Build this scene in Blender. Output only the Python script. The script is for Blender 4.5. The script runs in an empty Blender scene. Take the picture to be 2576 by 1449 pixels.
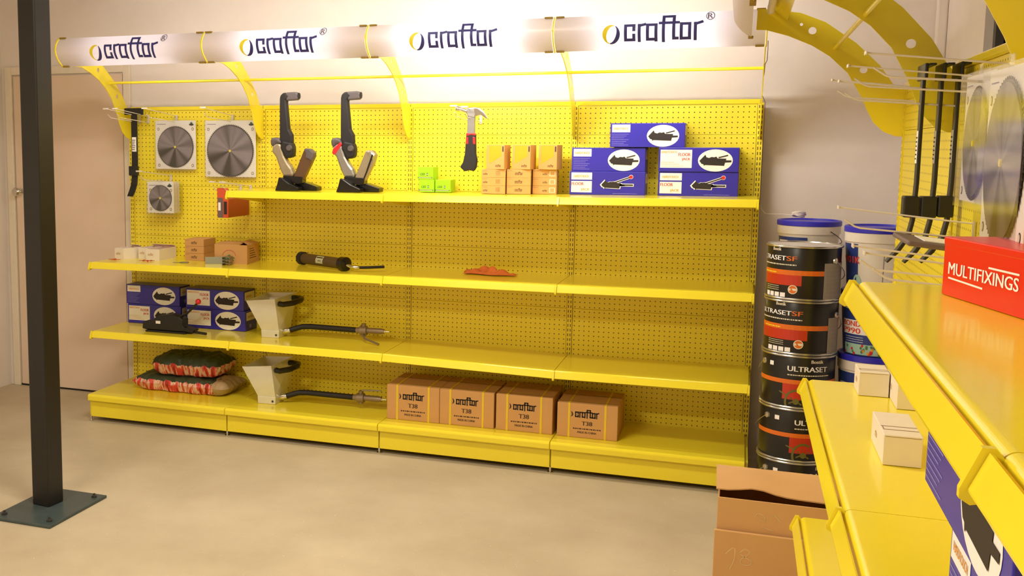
import bpy, bmesh, math, random
from mathutils import Vector, Matrix
random.seed(7)
PI=math.pi
COL=bpy.context.scene.collection
def lin(c):
    return tuple(((x/255)/12.92 if x/255<=0.04045 else ((x/255+0.055)/1.055)**2.4) for x in c)
MATS={}
def mat(name,rgb,rough=.5,metal=0.,var=.06,scale=30.,bump=0.,coat=0.,trans=0.,spec=.5,alpha=1.):
    """plain procedural paint / card / metal: base colour with a little noise"""
    if name in MATS: return MATS[name]
    m=bpy.data.materials.new(name); m.use_nodes=True
    nt=m.node_tree; b=nt.nodes['Principled BSDF']
    c=lin(rgb)
    tc=nt.nodes.new('ShaderNodeTexCoord'); n=nt.nodes.new('ShaderNodeTexNoise'); n.inputs['Scale'].default_value=scale; n.inputs['Detail'].default_value=4
    nt.links.new(tc.outputs['Object'],n.inputs['Vector'])
    mx=nt.nodes.new('ShaderNodeMix'); mx.data_type='RGBA'
    mx.inputs[6].default_value=tuple(max(0,x*(1-var)) for x in c)+(1,); mx.inputs[7].default_value=tuple(min(1,x*(1+var)) for x in c)+(1,)
    nt.links.new(n.outputs['Fac'],mx.inputs[0]); nt.links.new(mx.outputs[2],b.inputs['Base Color'])
    b.inputs['Roughness'].default_value=rough; b.inputs['Metallic'].default_value=metal
    b.inputs['Specular IOR Level'].default_value=spec
    if coat: b.inputs['Coat Weight'].default_value=coat; b.inputs['Coat Roughness'].default_value=.08
    if trans: b.inputs['Transmission Weight'].default_value=trans
    if alpha<1: b.inputs['Alpha'].default_value=alpha
    if bump:
        bp=nt.nodes.new('ShaderNodeBump'); bp.inputs['Strength'].default_value=bump; bp.inputs['Distance'].default_value=.002
        nt.links.new(n.outputs['Fac'],bp.inputs['Height']); nt.links.new(bp.outputs[0],b.inputs['Normal'])
    MATS[name]=m; return m
def nd(nt,t,**k):
    n=nt.nodes.new(t)
    for a,v in k.items(): setattr(n,a,v)
    return n
def mth(nt,op,a,b=None,c=None):
    n=nd(nt,'ShaderNodeMath',operation=op)
    for i,x in enumerate((a,b,c)):
        if x is None: continue
        if isinstance(x,(int,float)): n.inputs[i].default_value=x
        else: nt.links.new(x,n.inputs[i])
    return n.outputs[0]
YEL=(246,226,54)
def peg_mat(name,x0,px,z0,pz,r,slots=False):
    """yellow powder-coated steel perforated by a regular grid of holes (bay coordinates)"""
    m=bpy.data.materials.new(name); m.use_nodes=True; nt=m.node_tree; b=nt.nodes['Principled BSDF']
    tc=nd(nt,'ShaderNodeTexCoord'); sp=nd(nt,'ShaderNodeSeparateXYZ'); nt.links.new(tc.outputs['Object'],sp.inputs[0])
    def cell(o,o0,p): return mth(nt,'SUBTRACT',mth(nt,'FRACT',mth(nt,'ADD',mth(nt,'DIVIDE',mth(nt,'SUBTRACT',o,o0),p),100.5)),.5)
    if slots:
        ax=mth(nt,'ABSOLUTE',mth(nt,'SUBTRACT',mth(nt,'ABSOLUTE',sp.outputs[0]),.0062))
        mask=mth(nt,'MULTIPLY',mth(nt,'LESS_THAN',ax,.0021),mth(nt,'LESS_THAN',mth(nt,'ABSOLUTE',cell(sp.outputs[2],z0,pz)),.29))
    else:
        dx=mth(nt,'MULTIPLY',cell(sp.outputs[0],x0,px),px); dz=mth(nt,'MULTIPLY',cell(sp.outputs[2],z0,pz),pz)
        d=mth(nt,'SQRT',mth(nt,'ADD',mth(nt,'MULTIPLY',dx,dx),mth(nt,'MULTIPLY',dz,dz)))
        mask=mth(nt,'LESS_THAN',d,r)
    mx=nd(nt,'ShaderNodeMix',data_type='RGBA'); nt.links.new(mask,mx.inputs[0])
    mx.inputs[6].default_value=lin(YEL)+(1,); mx.inputs[7].default_value=lin((92,62,10))+(1,)
    nt.links.new(mx.outputs[2],b.inputs['Base Color']); b.inputs['Roughness'].default_value=.38
    return m
M=lambda k:MATS[k]
mat('yellow',YEL,.15,var=.02,spec=.45)
mat('yellow_dark',(150,120,12),.5)
mat('white_wire',(225,215,205),.35)
mat('black_steel',(26,24,24),.42); mat('black_rubber',(30,26,26),.6); mat('black_gloss',(22,18,18),.25)
mat('grey_plastic',(92,84,84),.5); mat('silver',(170,168,165),.35,.9); mat('chrome',(215,212,205),.15,1.)
mat('alu_warm',(165,150,125),.4,.5); mat('brown_alu',(112,84,60),.35,.5)
mat('kraft',(206,156,98),.8,var=.05,scale=14,bump=.15); mat('kraft_tan',(212,160,92),.75,var=.04); mat('kraft_dark',(96,60,32),.85)
mat('carton_kraft',(212,166,112),.85,var=.07,scale=6,bump=.3)
mat('blue_box',(52,44,168),.35,var=.04); mat('label_white',(250,245,242),.5); mat('label_cream',(236,226,200),.5)
mat('ink_orange',(236,166,70),.6); mat('ink_red',(205,88,80),.6); mat('ink_black',(38,30,28),.6); mat('ink_grey',(120,112,130),.6); mat('ink_pale',(150,146,215),.6)
mat('ink_navy',(58,56,130),.5); mat('ink_yellow',(250,230,50),.5); mat('red_ball',(215,40,48),.3); mat('ink_brown',(70,48,36),.7)
mat('green_box',(158,214,20),.45); mat('ink_dkgreen',(60,110,30),.5); mat('ink_green',(80,130,80),.6)
mat('white_card',(238,226,212),.6,var=.03); mat('red_box',(228,24,14),.3,var=.03); mat('strap_yellow',(232,198,40),.4)
mat('orange_cloth',(214,112,50),.9,var=.2,bump=.6); mat('copper',(190,90,50),.4,.6); mat('zinc',(150,148,130),.35,.8)
mat('tin_black',(30,27,24),.3); mat('tin_steel',(200,196,186),.25,.9); mat('tin_orange',(226,112,28),.35); mat('tin_red',(196,52,24),.35); mat('tin_label',(160,150,140),.5); mat('tin_lid',(225,218,208),.35,.3); mat('tin_olive',(110,104,40),.4)
mat('bucket_white',(232,222,208),.4); mat('bucket_blue',(52,46,190),.35); mat('bucket_label',(44,62,130),.4); mat('ink_redorange',(228,70,44),.5); mat('mint',(170,205,185),.5)
mat('paint_black',(24,22,20),.35); mat('base_paint',(62,74,74),.4,var=.3,scale=25); mat('bolt',(80,80,78),.4,.7)
mat('orange_pack',(216,84,44),.4); mat('pack_brown',(176,84,40),.45); mat('pack_grey',(110,92,92),.5)
mat('blade_steel',(118,112,116),.3,.85,var=.25,scale=9); mat('blade_teeth',(70,62,62),.45,.6); mat('galv',(150,150,128),.4,.6)
mat('hopper',(228,224,210),.35,.25,var=.1,scale=18); mat('gun_metal',(150,132,112),.4,.5)
mat('roller',(86,66,40),.55); mat('label_green',(190,190,150),.5)
mat('housing',(222,214,180),.5); mat('string',(225,212,202),.9); mat('cable_brown',(150,128,100),.6)
def special():
    # translucent sign sheet: opal acrylic
    m=bpy.data.materials.new('opal_sheet'); m.use_nodes=True; nt=m.node_tree; nt.nodes.remove(nt.nodes['Principled BSDF']); out=nt.nodes['Material Output']
    d=nd(nt,'ShaderNodeBsdfDiffuse'); d.inputs[0].default_value=lin((226,216,222))+(1,)
    t=nd(nt,'ShaderNodeBsdfTranslucent'); t.inputs[0].default_value=lin((236,232,246))+(1,)
    g=nd(nt,'ShaderNodeBsdfGlossy'); g.inputs['Roughness'].default_value=.3
    a=nd(nt,'ShaderNodeMixShader'); a.inputs[0].default_value=.13; nt.links.new(d.outputs[0],a.inputs[1]); nt.links.new(t.outputs[0],a.inputs[2])
    c=nd(nt,'ShaderNodeMixShader'); c.inputs[0].default_value=.04; nt.links.new(a.outputs[0],c.inputs[1]); nt.links.new(g.outputs[0],c.inputs[2]); nt.links.new(c.outputs[0],out.inputs[0]); MATS['opal']=m
    for k,s in (('tube_a',21.),('tube_b',34.),('tube_c',95.),('tube_d',50.)):
        m=bpy.data.materials.new('fluorescent_'+k); m.use_nodes=True; nt=m.node_tree; b=nt.nodes['Principled BSDF']
        b.inputs['Base Color'].default_value=(.9,.9,.9,1); b.inputs['Emission Color'].default_value=(1,.97,.955,1); b.inputs['Emission Strength'].default_value=s; MATS[k]=m
    # clear plastic
    m=bpy.data.materials.new('clear_blister'); m.use_nodes=True; nt=m.node_tree; nt.nodes.remove(nt.nodes['Principled BSDF']); out=nt.nodes['Material Output']
    t=nd(nt,'ShaderNodeBsdfTransparent'); t.inputs[0].default_value=(.97,.97,.96,1); g=nd(nt,'ShaderNodeBsdfGlossy'); g.inputs['Roughness'].default_value=.12
    f=nd(nt,'ShaderNodeLayerWeight'); f.inputs[0].default_value=.35
    a=nd(nt,'ShaderNodeMixShader'); nt.links.new(mth(nt,'ADD',mth(nt,'MULTIPLY',f.outputs['Facing'],.3),.03),a.inputs[0]); nt.links.new(t.outputs[0],a.inputs[1]); nt.links.new(g.outputs[0],a.inputs[2]); nt.links.new(a.outputs[0],out.inputs[0]); MATS['clear']=m
    # saw blade steel: sheen painted as angular sectors, object origin at centre, plane XZ
    m=bpy.data.materials.new('blade_painted_sheen'); m.use_nodes=True; nt=m.node_tree; b=nt.nodes['Principled BSDF']
    tc=nd(nt,'ShaderNodeTexCoord'); sp=nd(nt,'ShaderNodeSeparateXYZ'); nt.links.new(tc.outputs['Object'],sp.inputs[0])
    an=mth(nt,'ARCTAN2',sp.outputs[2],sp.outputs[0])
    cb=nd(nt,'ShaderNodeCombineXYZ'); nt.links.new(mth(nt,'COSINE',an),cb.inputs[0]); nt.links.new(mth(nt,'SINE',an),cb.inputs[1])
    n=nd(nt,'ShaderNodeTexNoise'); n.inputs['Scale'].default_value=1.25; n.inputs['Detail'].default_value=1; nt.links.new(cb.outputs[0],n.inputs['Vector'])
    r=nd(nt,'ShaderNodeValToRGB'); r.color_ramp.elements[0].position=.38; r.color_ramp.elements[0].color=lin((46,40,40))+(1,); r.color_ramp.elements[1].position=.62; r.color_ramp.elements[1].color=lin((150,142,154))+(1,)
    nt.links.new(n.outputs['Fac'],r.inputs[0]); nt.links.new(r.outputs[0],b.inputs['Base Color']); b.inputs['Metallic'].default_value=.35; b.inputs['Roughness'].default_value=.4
    MATS['blade']=m
    # printed adhesive bag: red/white streaks low down, dark green above
    m=bpy.data.materials.new('printed_bag'); m.use_nodes=True; nt=m.node_tree; b=nt.nodes['Principled BSDF']
    tc=nd(nt,'ShaderNodeTexCoord'); sp=nd(nt,'ShaderNodeSeparateXYZ'); nt.links.new(tc.outputs['Object'],sp.inputs[0])
    mp=nd(nt,'ShaderNodeMapping'); mp.inputs['Scale'].default_value=(42,10,10); nt.links.new(tc.outputs['Object'],mp.inputs[0])
    n=nd(nt,'ShaderNodeTexNoise'); n.inputs['Scale'].default_value=1.; n.inputs['Detail'].default_value=3; nt.links.new(mp.outputs[0],n.inputs['Vector'])
    r=nd(nt,'ShaderNodeValToRGB'); r.color_ramp.interpolation='EASE'
    for i,(p_,c_) in enumerate(((.32,(150,36,30)),(.47,(226,74,66)),(.55,(240,206,180)),(.66,(206,60,52)))):
        e=r.color_ramp.elements[i] if i<2 else r.color_ramp.elements.new(p_); e.position=p_; e.color=lin(c_)+(1,)
    nt.links.new(n.outputs['Fac'],r.inputs[0])
    n2=nd(nt,'ShaderNodeTexNoise'); n2.inputs['Scale'].default_value=28; nt.links.new(tc.outputs['Object'],n2.inputs['Vector'])
    g=nd(nt,'ShaderNodeValToRGB'); g.color_ramp.elements[0].color=lin((36,44,28))+(1,); g.color_ramp.elements[1].color=lin((66,82,60))+(1,); nt.links.new(n2.outputs['Fac'],g.inputs[0])
    zz=mth(nt,'ADD',sp.outputs[2],mth(nt,'MULTIPLY',mth(nt,'SUBTRACT',n.outputs['Fac'],.5),.05))
    mx=nd(nt,'ShaderNodeMix',data_type='RGBA'); nt.links.new(mth(nt,'GREATER_THAN',zz,.068),mx.inputs[0]); nt.links.new(r.outputs[0],mx.inputs[6]); nt.links.new(g.outputs[0],mx.inputs[7])
    xx=mth(nt,'ADD',sp.outputs[0],mth(nt,'MULTIPLY',mth(nt,'SUBTRACT',n2.outputs['Fac'],.5),.12))
    m2=nd(nt,'ShaderNodeMix',data_type='RGBA'); nt.links.new(mth(nt,'GREATER_THAN',xx,.225),m2.inputs[0]); nt.links.new(mx.outputs[2],m2.inputs[6]); m2.inputs[7].default_value=lin((178,150,112))+(1,)
    nt.links.new(m2.outputs[2],b.inputs['Base Color']); b.inputs['Roughness'].default_value=.42
    bp=nd(nt,'ShaderNodeBump'); bp.inputs['Strength'].default_value=.6; bp.inputs['Distance'].default_value=.01; nt.links.new(n.outputs['Fac'],bp.inputs['Height']); nt.links.new(bp.outputs[0],b.inputs['Normal']); MATS['bag']=m
    # painted walls and screed floor
    for nm,c1,c2,sc,ro in (('wall',(229,218,209),(237,227,219),2.2,.75),('floor',(184,168,140),(203,188,160),1.6,.5),('door_paint',(226,202,180),(232,208,188),3.,.55)):
        m=bpy.data.materials.new(nm+'_surface'); m.use_nodes=True; nt=m.node_tree; b=nt.nodes['Principled BSDF']
        tc=nd(nt,'ShaderNodeTexCoord'); n=nd(nt,'ShaderNodeTexNoise'); n.inputs['Scale'].default_value=sc; n.inputs['Detail'].default_value=6; n.inputs['Roughness'].default_value=.62; nt.links.new(tc.outputs['Object'],n.inputs['Vector'])
        r=nd(nt,'ShaderNodeValToRGB'); r.color_ramp.elements[0].position=.35; r.color_ramp.elements[1].position=.68; r.color_ramp.elements[0].color=lin(c1)+(1,); r.color_ramp.elements[1].color=lin(c2)+(1,); nt.links.new(n.outputs['Fac'],r.inputs[0])
        col=r.outputs[0]
        if nm=='floor':
            n3=nd(nt,'ShaderNodeTexNoise'); n3.inputs['Scale'].default_value=95; n3.inputs['Detail'].default_value=2; nt.links.new(tc.outputs['Object'],n3.inputs['Vector'])
            mx=nd(nt,'ShaderNodeMix',data_type='RGBA'); nt.links.new(mth(nt,'GREATER_THAN',n3.outputs['Fac'],.735),mx.inputs[0]); nt.links.new(col,mx.inputs[6]); mx.inputs[7].default_value=lin((232,220,200))+(1,); col=mx.outputs[2]
        nt.links.new(col,b.inputs['Base Color']); b.inputs['Roughness'].default_value=ro; b.inputs['Specular IOR Level'].default_value=.3
        n2=nd(nt,'ShaderNodeTexNoise'); n2.inputs['Scale'].default_value=160; nt.links.new(tc.outputs['Object'],n2.inputs['Vector'])
        bp=nd(nt,'ShaderNodeBump'); bp.inputs['Strength'].default_value=.12; bp.inputs['Distance'].default_value=.002; nt.links.new(n2.outputs['Fac'],bp.inputs['Height']); nt.links.new(bp.outputs[0],b.inputs['Normal']); MATS[nm]=m
special()
MATS['peg']=peg_mat('pegboard_yellow',.0265,.02505,1.651,.025,.0030)
MATS['peg_wide']=peg_mat('pegboard_yellow_wide',.0265,.02493,1.651,.025,.0030)
MATS['slots']=peg_mat('slotted_upright_yellow',0,1,1.651,.025,0,True)
# ------------------------------------------------------------------ mesh building
class MB:
    def __init__(s): s.v=[]; s.f=[]; s.m=[]
    def add(s,vs,fs,mi=0):
        k=len(s.v); s.v+=[tuple(x) for x in vs]; s.f+=[tuple(i+k for i in f) for f in fs]; s.m+=[mi]*len(fs); return s
    def box(s,a,b,mi=0,rot=None,c=None):
        (x0,y0,z0),(x1,y1,z1)=a,b
        vs=[(x0,y0,z0),(x1,y0,z0),(x1,y1,z0),(x0,y1,z0),(x0,y0,z1),(x1,y0,z1),(x1,y1,z1),(x0,y1,z1)]
        if rot is not None:
            c=Vector(c) if c else (Vector(a)+Vector(b))/2
            vs=[rot@(Vector(v)-c)+c for v in vs]
        return s.add(vs,[(0,3,2,1),(4,5,6,7),(0,1,5,4),(1,2,6,5),(2,3,7,6),(3,0,4,7)],mi)
    def hexa(s,vs,mi=0): return s.add(vs,[(0,3,2,1),(4,5,6,7),(0,1,5,4),(1,2,6,5),(2,3,7,6),(3,0,4,7)],mi)
    def prism(s,pts,ax,a,b,mi=0):
        """pts in the plane normal to ax; ax 'x': (y,z)  'y': (x,z)  'z': (x,y)"""
        def P(p,t): return {'x':(t,p[0],p[1]),'y':(p[0],t,p[1]),'z':(p[0],p[1],t)}[ax]
        n=len(pts); vs=[P(p,a) for p in pts]+[P(p,b) for p in pts]
        return s.add(vs,[tuple(range(n))[::-1],tuple(range(n,2*n))]+[(i,(i+1)%n,n+(i+1)%n,n+i) for i in range(n)],mi)
    def tube(s,path,r,seg=8,mi=0,cap=True):
        path=[Vector(p) for p in path]; rs=r if isinstance(r,(list,tuple)) else [r]*len(path); k=len(path); vs=[];u=None
        for i,p in enumerate(path):
            t=(path[min(i+1,k-1)]-path[max(i-1,0)]).normalized()
            if u is None:
                u=t.orthogonal().normalized()
            u=(u-t*u.dot(t)).normalized(); w=t.cross(u)
            for j in range(seg):
                a=2*PI*j/seg; vs.append(p+(u*math.cos(a)+w*math.sin(a))*rs[i])
        fs=[(i*seg+j,i*seg+(j+1)%seg,(i+1)*seg+(j+1)%seg,(i+1)*seg+j) for i in range(k-1) for j in range(seg)]
        if cap: fs+=[tuple(range(seg))[::-1],tuple(range((k-1)*seg,k*seg))]
        return s.add(vs,fs,mi)
    def lathe(s,prof,seg=32,c=(0,0,0),mi=0,cap=True):
        vs=[(c[0]+r*math.cos(2*PI*j/seg),c[1]+r*math.sin(2*PI*j/seg),c[2]+z) for r,z in prof for j in range(seg)]
        k=len(prof); fs=[(i*seg+j,i*seg+(j+1)%seg,(i+1)*seg+(j+1)%seg,(i+1)*seg+j) for i in range(k-1) for j in range(seg)]
        if cap: fs+=[tuple(range(seg))[::-1],tuple(range((k-1)*seg,k*seg))]
        return s.add(vs,fs,mi)
    def ball(s,c,r,mi=0,seg=14,rings=9,sc=(1,1,1)):
        vs=[];fs=[]
        for i in range(1,rings):
            for j in range(seg):
                a=PI*i/rings;b=2*PI*j/seg; vs.append((c[0]+r*sc[0]*math.sin(a)*math.cos(b),c[1]+r*sc[1]*math.sin(a)*math.sin(b),c[2]+r*sc[2]*math.cos(a)))
        vs+=[(c[0],c[1],c[2]+r*sc[2]),(c[0],c[1],c[2]-r*sc[2])]; n=len(vs)
        for i in range(rings-2):
            for j in range(seg): fs.append((i*seg+j,(i+1)*seg+j,(i+1)*seg+(j+1)%seg,i*seg+(j+1)%seg))
        for j in range(seg): fs.append((n-2,j,(j+1)%seg)); fs.append((n-1,(rings-2)*seg+(j+1)%seg,(rings-2)*seg+j))
        return s.add(vs,fs,mi)
    def build(s,name,mats,parent=None,loc=(0,0,0),rot=(0,0,0),bevel=0,smooth=False,seg=2,norm=True):
        if not isinstance(mats,(list,tuple)): mats=[mats]
        me=bpy.data.meshes.new(name); me.from_pydata(s.v,[],s.f)
        for m in mats: me.materials.append(M(m) if isinstance(m,str) else m)
        me.polygons.foreach_set('material_index',s.m); me.update()
        if norm:
            bm=bmesh.new(); bm.from_mesh(me); bmesh.ops.recalc_face_normals(bm,faces=bm.faces); bm.to_mesh(me); bm.free()
        if smooth:
            for p in me.polygons: p.use_smooth=True
        o=bpy.data.objects.new(name,me); COL.objects.link(o); o.location=loc; o.rotation_euler=rot
        if parent: o.parent=parent
        if smooth:
            try: me.set_sharp_from_angle(angle=math.radians(38))
            except Exception: pass
        if bevel:
            b=o.modifiers.new('bevel','BEVEL'); b.width=bevel; b.segments=seg; b.limit_method='ANGLE'; b.angle_limit=math.radians(40)
        return o
def thing(name,label,cat,loc=(0,0,0),rz=0,group=None,rx=0,ry=0):
    o=bpy.data.objects.new(name,None); COL.objects.link(o); o.location=loc; o.rotation_euler=(rx,ry,rz); o.empty_display_size=.05
    return tag(o,label,cat,group)
def tag(o,label,cat,group=None):
    o['label']=label; o['category']=cat
    if group: o['group']=group
    return o
def dup(root,label,loc=None,rz=None,group=None,scale=None):
    r=root.copy(); COL.objects.link(r)
    if loc is not None: r.location=loc
    if rz is not None: r.rotation_euler=(root.rotation_euler[0],root.rotation_euler[1],rz)
    if scale: r.scale=scale
    r['label']=label
    if group: r['group']=group
    def rec(a,b):
        for ch in list(a.children):
            c=ch.copy(); COL.objects.link(c); c.parent=b; rec(ch,c)
    rec(root,r); return r
def struct(o): o['kind']='structure'; return o
# ------------------------------------------------------------------ print: flat graphics wrapped on a face
TXT={}
def text_mesh(s):
    if s in TXT: return TXT[s]
    cu=bpy.data.curves.new('t','FONT'); cu.body=s; cu.size=1; cu.resolution_u=3; cu.fill_mode='FRONT'
    o=bpy.data.objects.new('t',cu); COL.objects.link(o); bpy.context.view_layer.update()
    dg=bpy.context.evaluated_depsgraph_get(); me=bpy.data.meshes.new_from_object(o.evaluated_get(dg))
    vs=[(v.co.x,v.co.y) for v in me.vertices]; fs=[tuple(p.vertices) for p in me.polygons]
    bpy.data.objects.remove(o); bpy.data.meshes.remove(me); bpy.data.curves.remove(cu)
    x0=min(v[0] for v in vs);x1=max(v[0] for v in vs);y1=max(v[1] for v in vs)
    y0=min(v[1] for v in vs)
    TXT[s]=([((x-x0),y-(y0 if s.isupper() else 0)) for x,y in vs],fs,x1-x0,.729 if not s.isupper() else (y1-y0)); return TXT[s]
class Print:
    def __init__(s): s.v=[];s.f=[];s.m=[];s.mats=[]
    def mi(s,m):
        if m not in s.mats: s.mats.append(m)
        return s.mats.index(m)
    def add(s,pts,faces,m,layer):
        k=len(s.v); s.v+=[(p[0],p[1],layer) for p in pts]; s.f+=[tuple(i+k for i in f) for f in faces]; s.m+=[s.mi(m)]*len(faces)
    def rect(s,u0,v0,u1,v1,m,layer=1,nu=1,nv=1):
        pts=[(u0+(u1-u0)*i/nu,v0+(v1-v0)*j/nv) for j in range(nv+1) for i in range(nu+1)]
        s.add(pts,[(j*(nu+1)+i,j*(nu+1)+i+1,(j+1)*(nu+1)+i+1,(j+1)*(nu+1)+i) for j in range(nv) for i in range(nu)],m,layer)
    def poly(s,pts,m,layer=1): s.add(pts,[tuple(range(len(pts)))],m,layer)
    def ell(s,cu,cv,ru,rv,m,layer=1,n=28): s.poly([(cu+ru*math.cos(2*PI*i/n),cv+rv*math.sin(2*PI*i/n)) for i in range(n)],m,layer)
    def stroke(s,pts,w,m,layer=1,step=1e9,ext=.5):
        for a,b in zip(pts[:-1],pts[1:]):
            a=Vector(a);b=Vector(b);d=(b-a); L=d.length; d/=L; n=Vector((-d.y,d.x))*w/2; a=a-d*w*ext; b=b+d*w*ext; k=max(1,int(math.ceil((b-a).length/step)))
            P=[]
            for i in range(k+1):
                c=a+(b-a)*i/k; P+=[c-n,c+n]
            s.add([tuple(p) for p in P],[(2*i,2*i+2,2*i+3,2*i+1) for i in range(k)],m,layer)
    def text(s,t,u,v,h,m,layer=2,w=None,align='l',shear=0,bold=.045):
        if bold and h>.009:
            for k_,du in enumerate((-bold,bold)): s.text(t,u+du*h,v,h,m,layer+.12*(k_+1),w,align,shear,0)
        vs,fs,W,H=text_mesh(t); k=h/H; kx=k if w is None else w/W
        x0={'l':0,'c':-W*kx/2,'r':-W*kx}[align]
        s.add([(u+x0+x*kx+shear*y*k,v+y*k) for x,y in vs],fs,m,layer)
    def scrawl(s,u0,v,u1,h,m,layer=2,seed=1):
        r=random.Random(seed); u=u0
        while u<u1:
            w=r.uniform(.6,2.2)*h; s.rect(u,v,min(u+w,u1),v+h,m,layer); u+=w+h*.5
    def build(s,name,parent,fn,off=.0006):
        """fn(u,v,d)->xyz, d is the distance off the surface"""
        mb=MB(); mb.v=[fn(u,v,off*l) for u,v,l in s.v]; mb.f=s.f; mb.m=s.m
        return mb.build(name,s.mats,parent,norm=False)
def front(o,y):  # face looking -y, u to the right, v up
    return lambda u,v,d:(o[0]+u,y-d,o[1]+v)
def logo(P,x,y,sx,sy,navy='ink_navy',yel='ink_yellow',step=1e9,reg=True,ball=True,w=21.5):
    S=lambda q:(x+q[0]*sx,y+q[1]*sy)
    W=w*(sx+sy)/2
    for pl in (((77,84),(77,117),(13,117),(13,13),(77,13),(77,46)),((118,6),(118,117)),((118,113),(158,122)),((245,117),(181,117),(181,13),(222,13)),((245,6),(245,117)),
               ((301,0),(301,177),(378,177),(378,15),(404,15)),((276,128),(410,128)),((434,13),(434,117),(496,117),(496,13),(434,13)),((538,6),(538,117)),((538,112),(584,126))):
        P.stroke([S(q) for q in pl],W,navy,1,step)
    if ball:
        c=(-98,57)
        def outer(t): return (c[0]+68*math.cos(t),c[1]+70*math.sin(t))
        def inner(t):
            a,b,ph=64,36,math.radians(70); t2=t-ph; r=a*b/math.sqrt((b*math.cos(t2))**2+(a*math.sin(t2))**2); return (c[0]+2+r*math.cos(t),c[1]+r*math.sin(t))
        for (t0,t1,m) in ((72,255,yel),(-102,62,navy)):
            n=18; pts=[]
            for i in range(n+1):
                t=math.radians(t0+(t1-t0)*i/n); pts+=[S(outer(t)),S(inner(t))]
            P.add(pts,[(2*i,2*i+2,2*i+3,2*i+1) for i in range(n)],m,1)
    if reg:
        n=24; pts=[]
        for i in range(n+1):
            a=2*PI*i/n; pts+=[S((645+33*math.cos(a),170+33*math.sin(a))),S((645+27*math.cos(a),170+27*math.sin(a)))]
        P.add(pts,[(2*i,2*i+2,2*i+3,2*i+1) for i in range(n)],'ink_grey',1)
        P.text('R',x+645*sx,y+150*sy,40*sy,'ink_grey',1,align='c')
# ------------------------------------------------------------------ the room
YW=.117; XL=-1.035; XRW=4.294; YR=-8.2; ZC=2.95
struct(MB().box((XL-.1,YR,-.1),(XRW+.1,YW+.1,0)).build('floor','floor'))
struct(MB().box((XL-.1,YW,0),(XRW+.1,YW+.1,ZC)).build('wall_back','wall'))
struct(MB().box((XL-.1,YR,0),(XL,YW,ZC)).build('wall_left','wall'))
w=MB(); wy0,wy1,wz0,wz1=-.76,-3.9,1.05,2.6
w.box((XRW,wy0,0),(XRW+.1,YW,ZC)); w.box((XRW,YR,0),(XRW+.1,wy1,ZC)); w.box((XRW,wy1,0),(XRW+.1,wy0,wz0)); w.box((XRW,wy1,wz1),(XRW+.1,wy0,ZC))
struct(w.build('wall_right','wall'))
struct(MB().box((XL-.1,YR-.1,0),(XRW+.1,YR,ZC)).build('wall_rear','wall'))
struct(MB().box((XL-.1,YR-.1,ZC),(XRW+.1,YW+.1,ZC+.1)).build('ceiling',mat('ceiling_paint',(200,192,180),.8)))
mat('night_glass',(10,9,8),.08); mat('frame_grey',(82,76,70),.45)
win=MB(); win.box((XRW+.06,wy1,wz0),(XRW+.07,wy0,wz1)).build('window_1','night_glass'); W1=bpy.data.objects['window_1']; struct(W1)
f=MB(); 
for a,b in (((XRW+.03,wy0-.045,wz0),(XRW+.058,wy0,wz1)),((XRW+.03,wy1,wz0),(XRW+.058,wy1+.045,wz1)),((XRW+.03,wy1+.045,wz1-.05),(XRW+.058,wy0-.045,wz1)),((XRW+.03,wy1+.045,wz0),(XRW+.058,wy0-.045,wz0+.05)),((XRW+.03,-2.35,wz0+.05),(XRW+.058,-2.31,wz1-.05))): f.box(a,b)
f.build('window_frame','frame_grey',W1)
struct(MB().box((XRW-.045,YW-.045,0),(XRW,YW,ZC)).build('trim_1','wall',bevel=.008))
# door and its casing
door=struct(MB().box((-.94,YW-.012,.012),(-.125,YW,2.02)).build('door_1','door_paint',bevel=.002))
k=MB(); k.lathe([(.001,0),(.024,0),(.024,.008),(.01,.012),(.01,.03),(.022,.038),(.028,.055),(.02,.068),(.001,.07)],20)
k.build('door_knob','chrome',door,loc=(-.905,YW-.012,1.285),rot=(PI/2,0,0),smooth=True)
t=MB(); t.box((-1.0,YW-.022,0),(-.95,YW,2.08)); t.box((-.115,YW-.022,0),(-.065,YW,2.08)); t.box((-.95,YW-.022,2.03),(-.115,YW,2.08))
struct(t.build('trim_2',mat('casing',(232,220,200),.5),bevel=.004))
struct(MB().box((-.95,YW-.008,0),(-.115,YW,.012)).build('trim_3','black_rubber'))
struct(MB().box((XL,-.35,.0),(XL+.006,-.31,1.46)).build('trim_4','casing'))
# conduit mark on the wall (small round socket beside the shelving)
# ------------------------------------------------------------------ steel post
pst=thing('steel_post','black square steel post on a bolted base plate at the left of the room','post',(.69,-1.82,0))
MB().box((-.152,-.212,0),(.152,.21,.013)).build('base_plate','base_paint',pst,bevel=.003)
MB().box((-.0475,-.0475,.013),(.0475,.0475,ZC-.002)).build('post_shaft','paint_black',pst,loc=(-.032,.027,0),rot=(0,0,math.radians(-7)),bevel=.006)
for x,y in ((-.115,-.165),(.115,-.165),(.115,.165),(-.115,.165)):
    MB().lathe([(.013,.013),(.013,.021),(.006,.023),(.006,.03)],6).build('bolt','bolt',pst,loc=(x,y,0),smooth=False)
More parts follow.
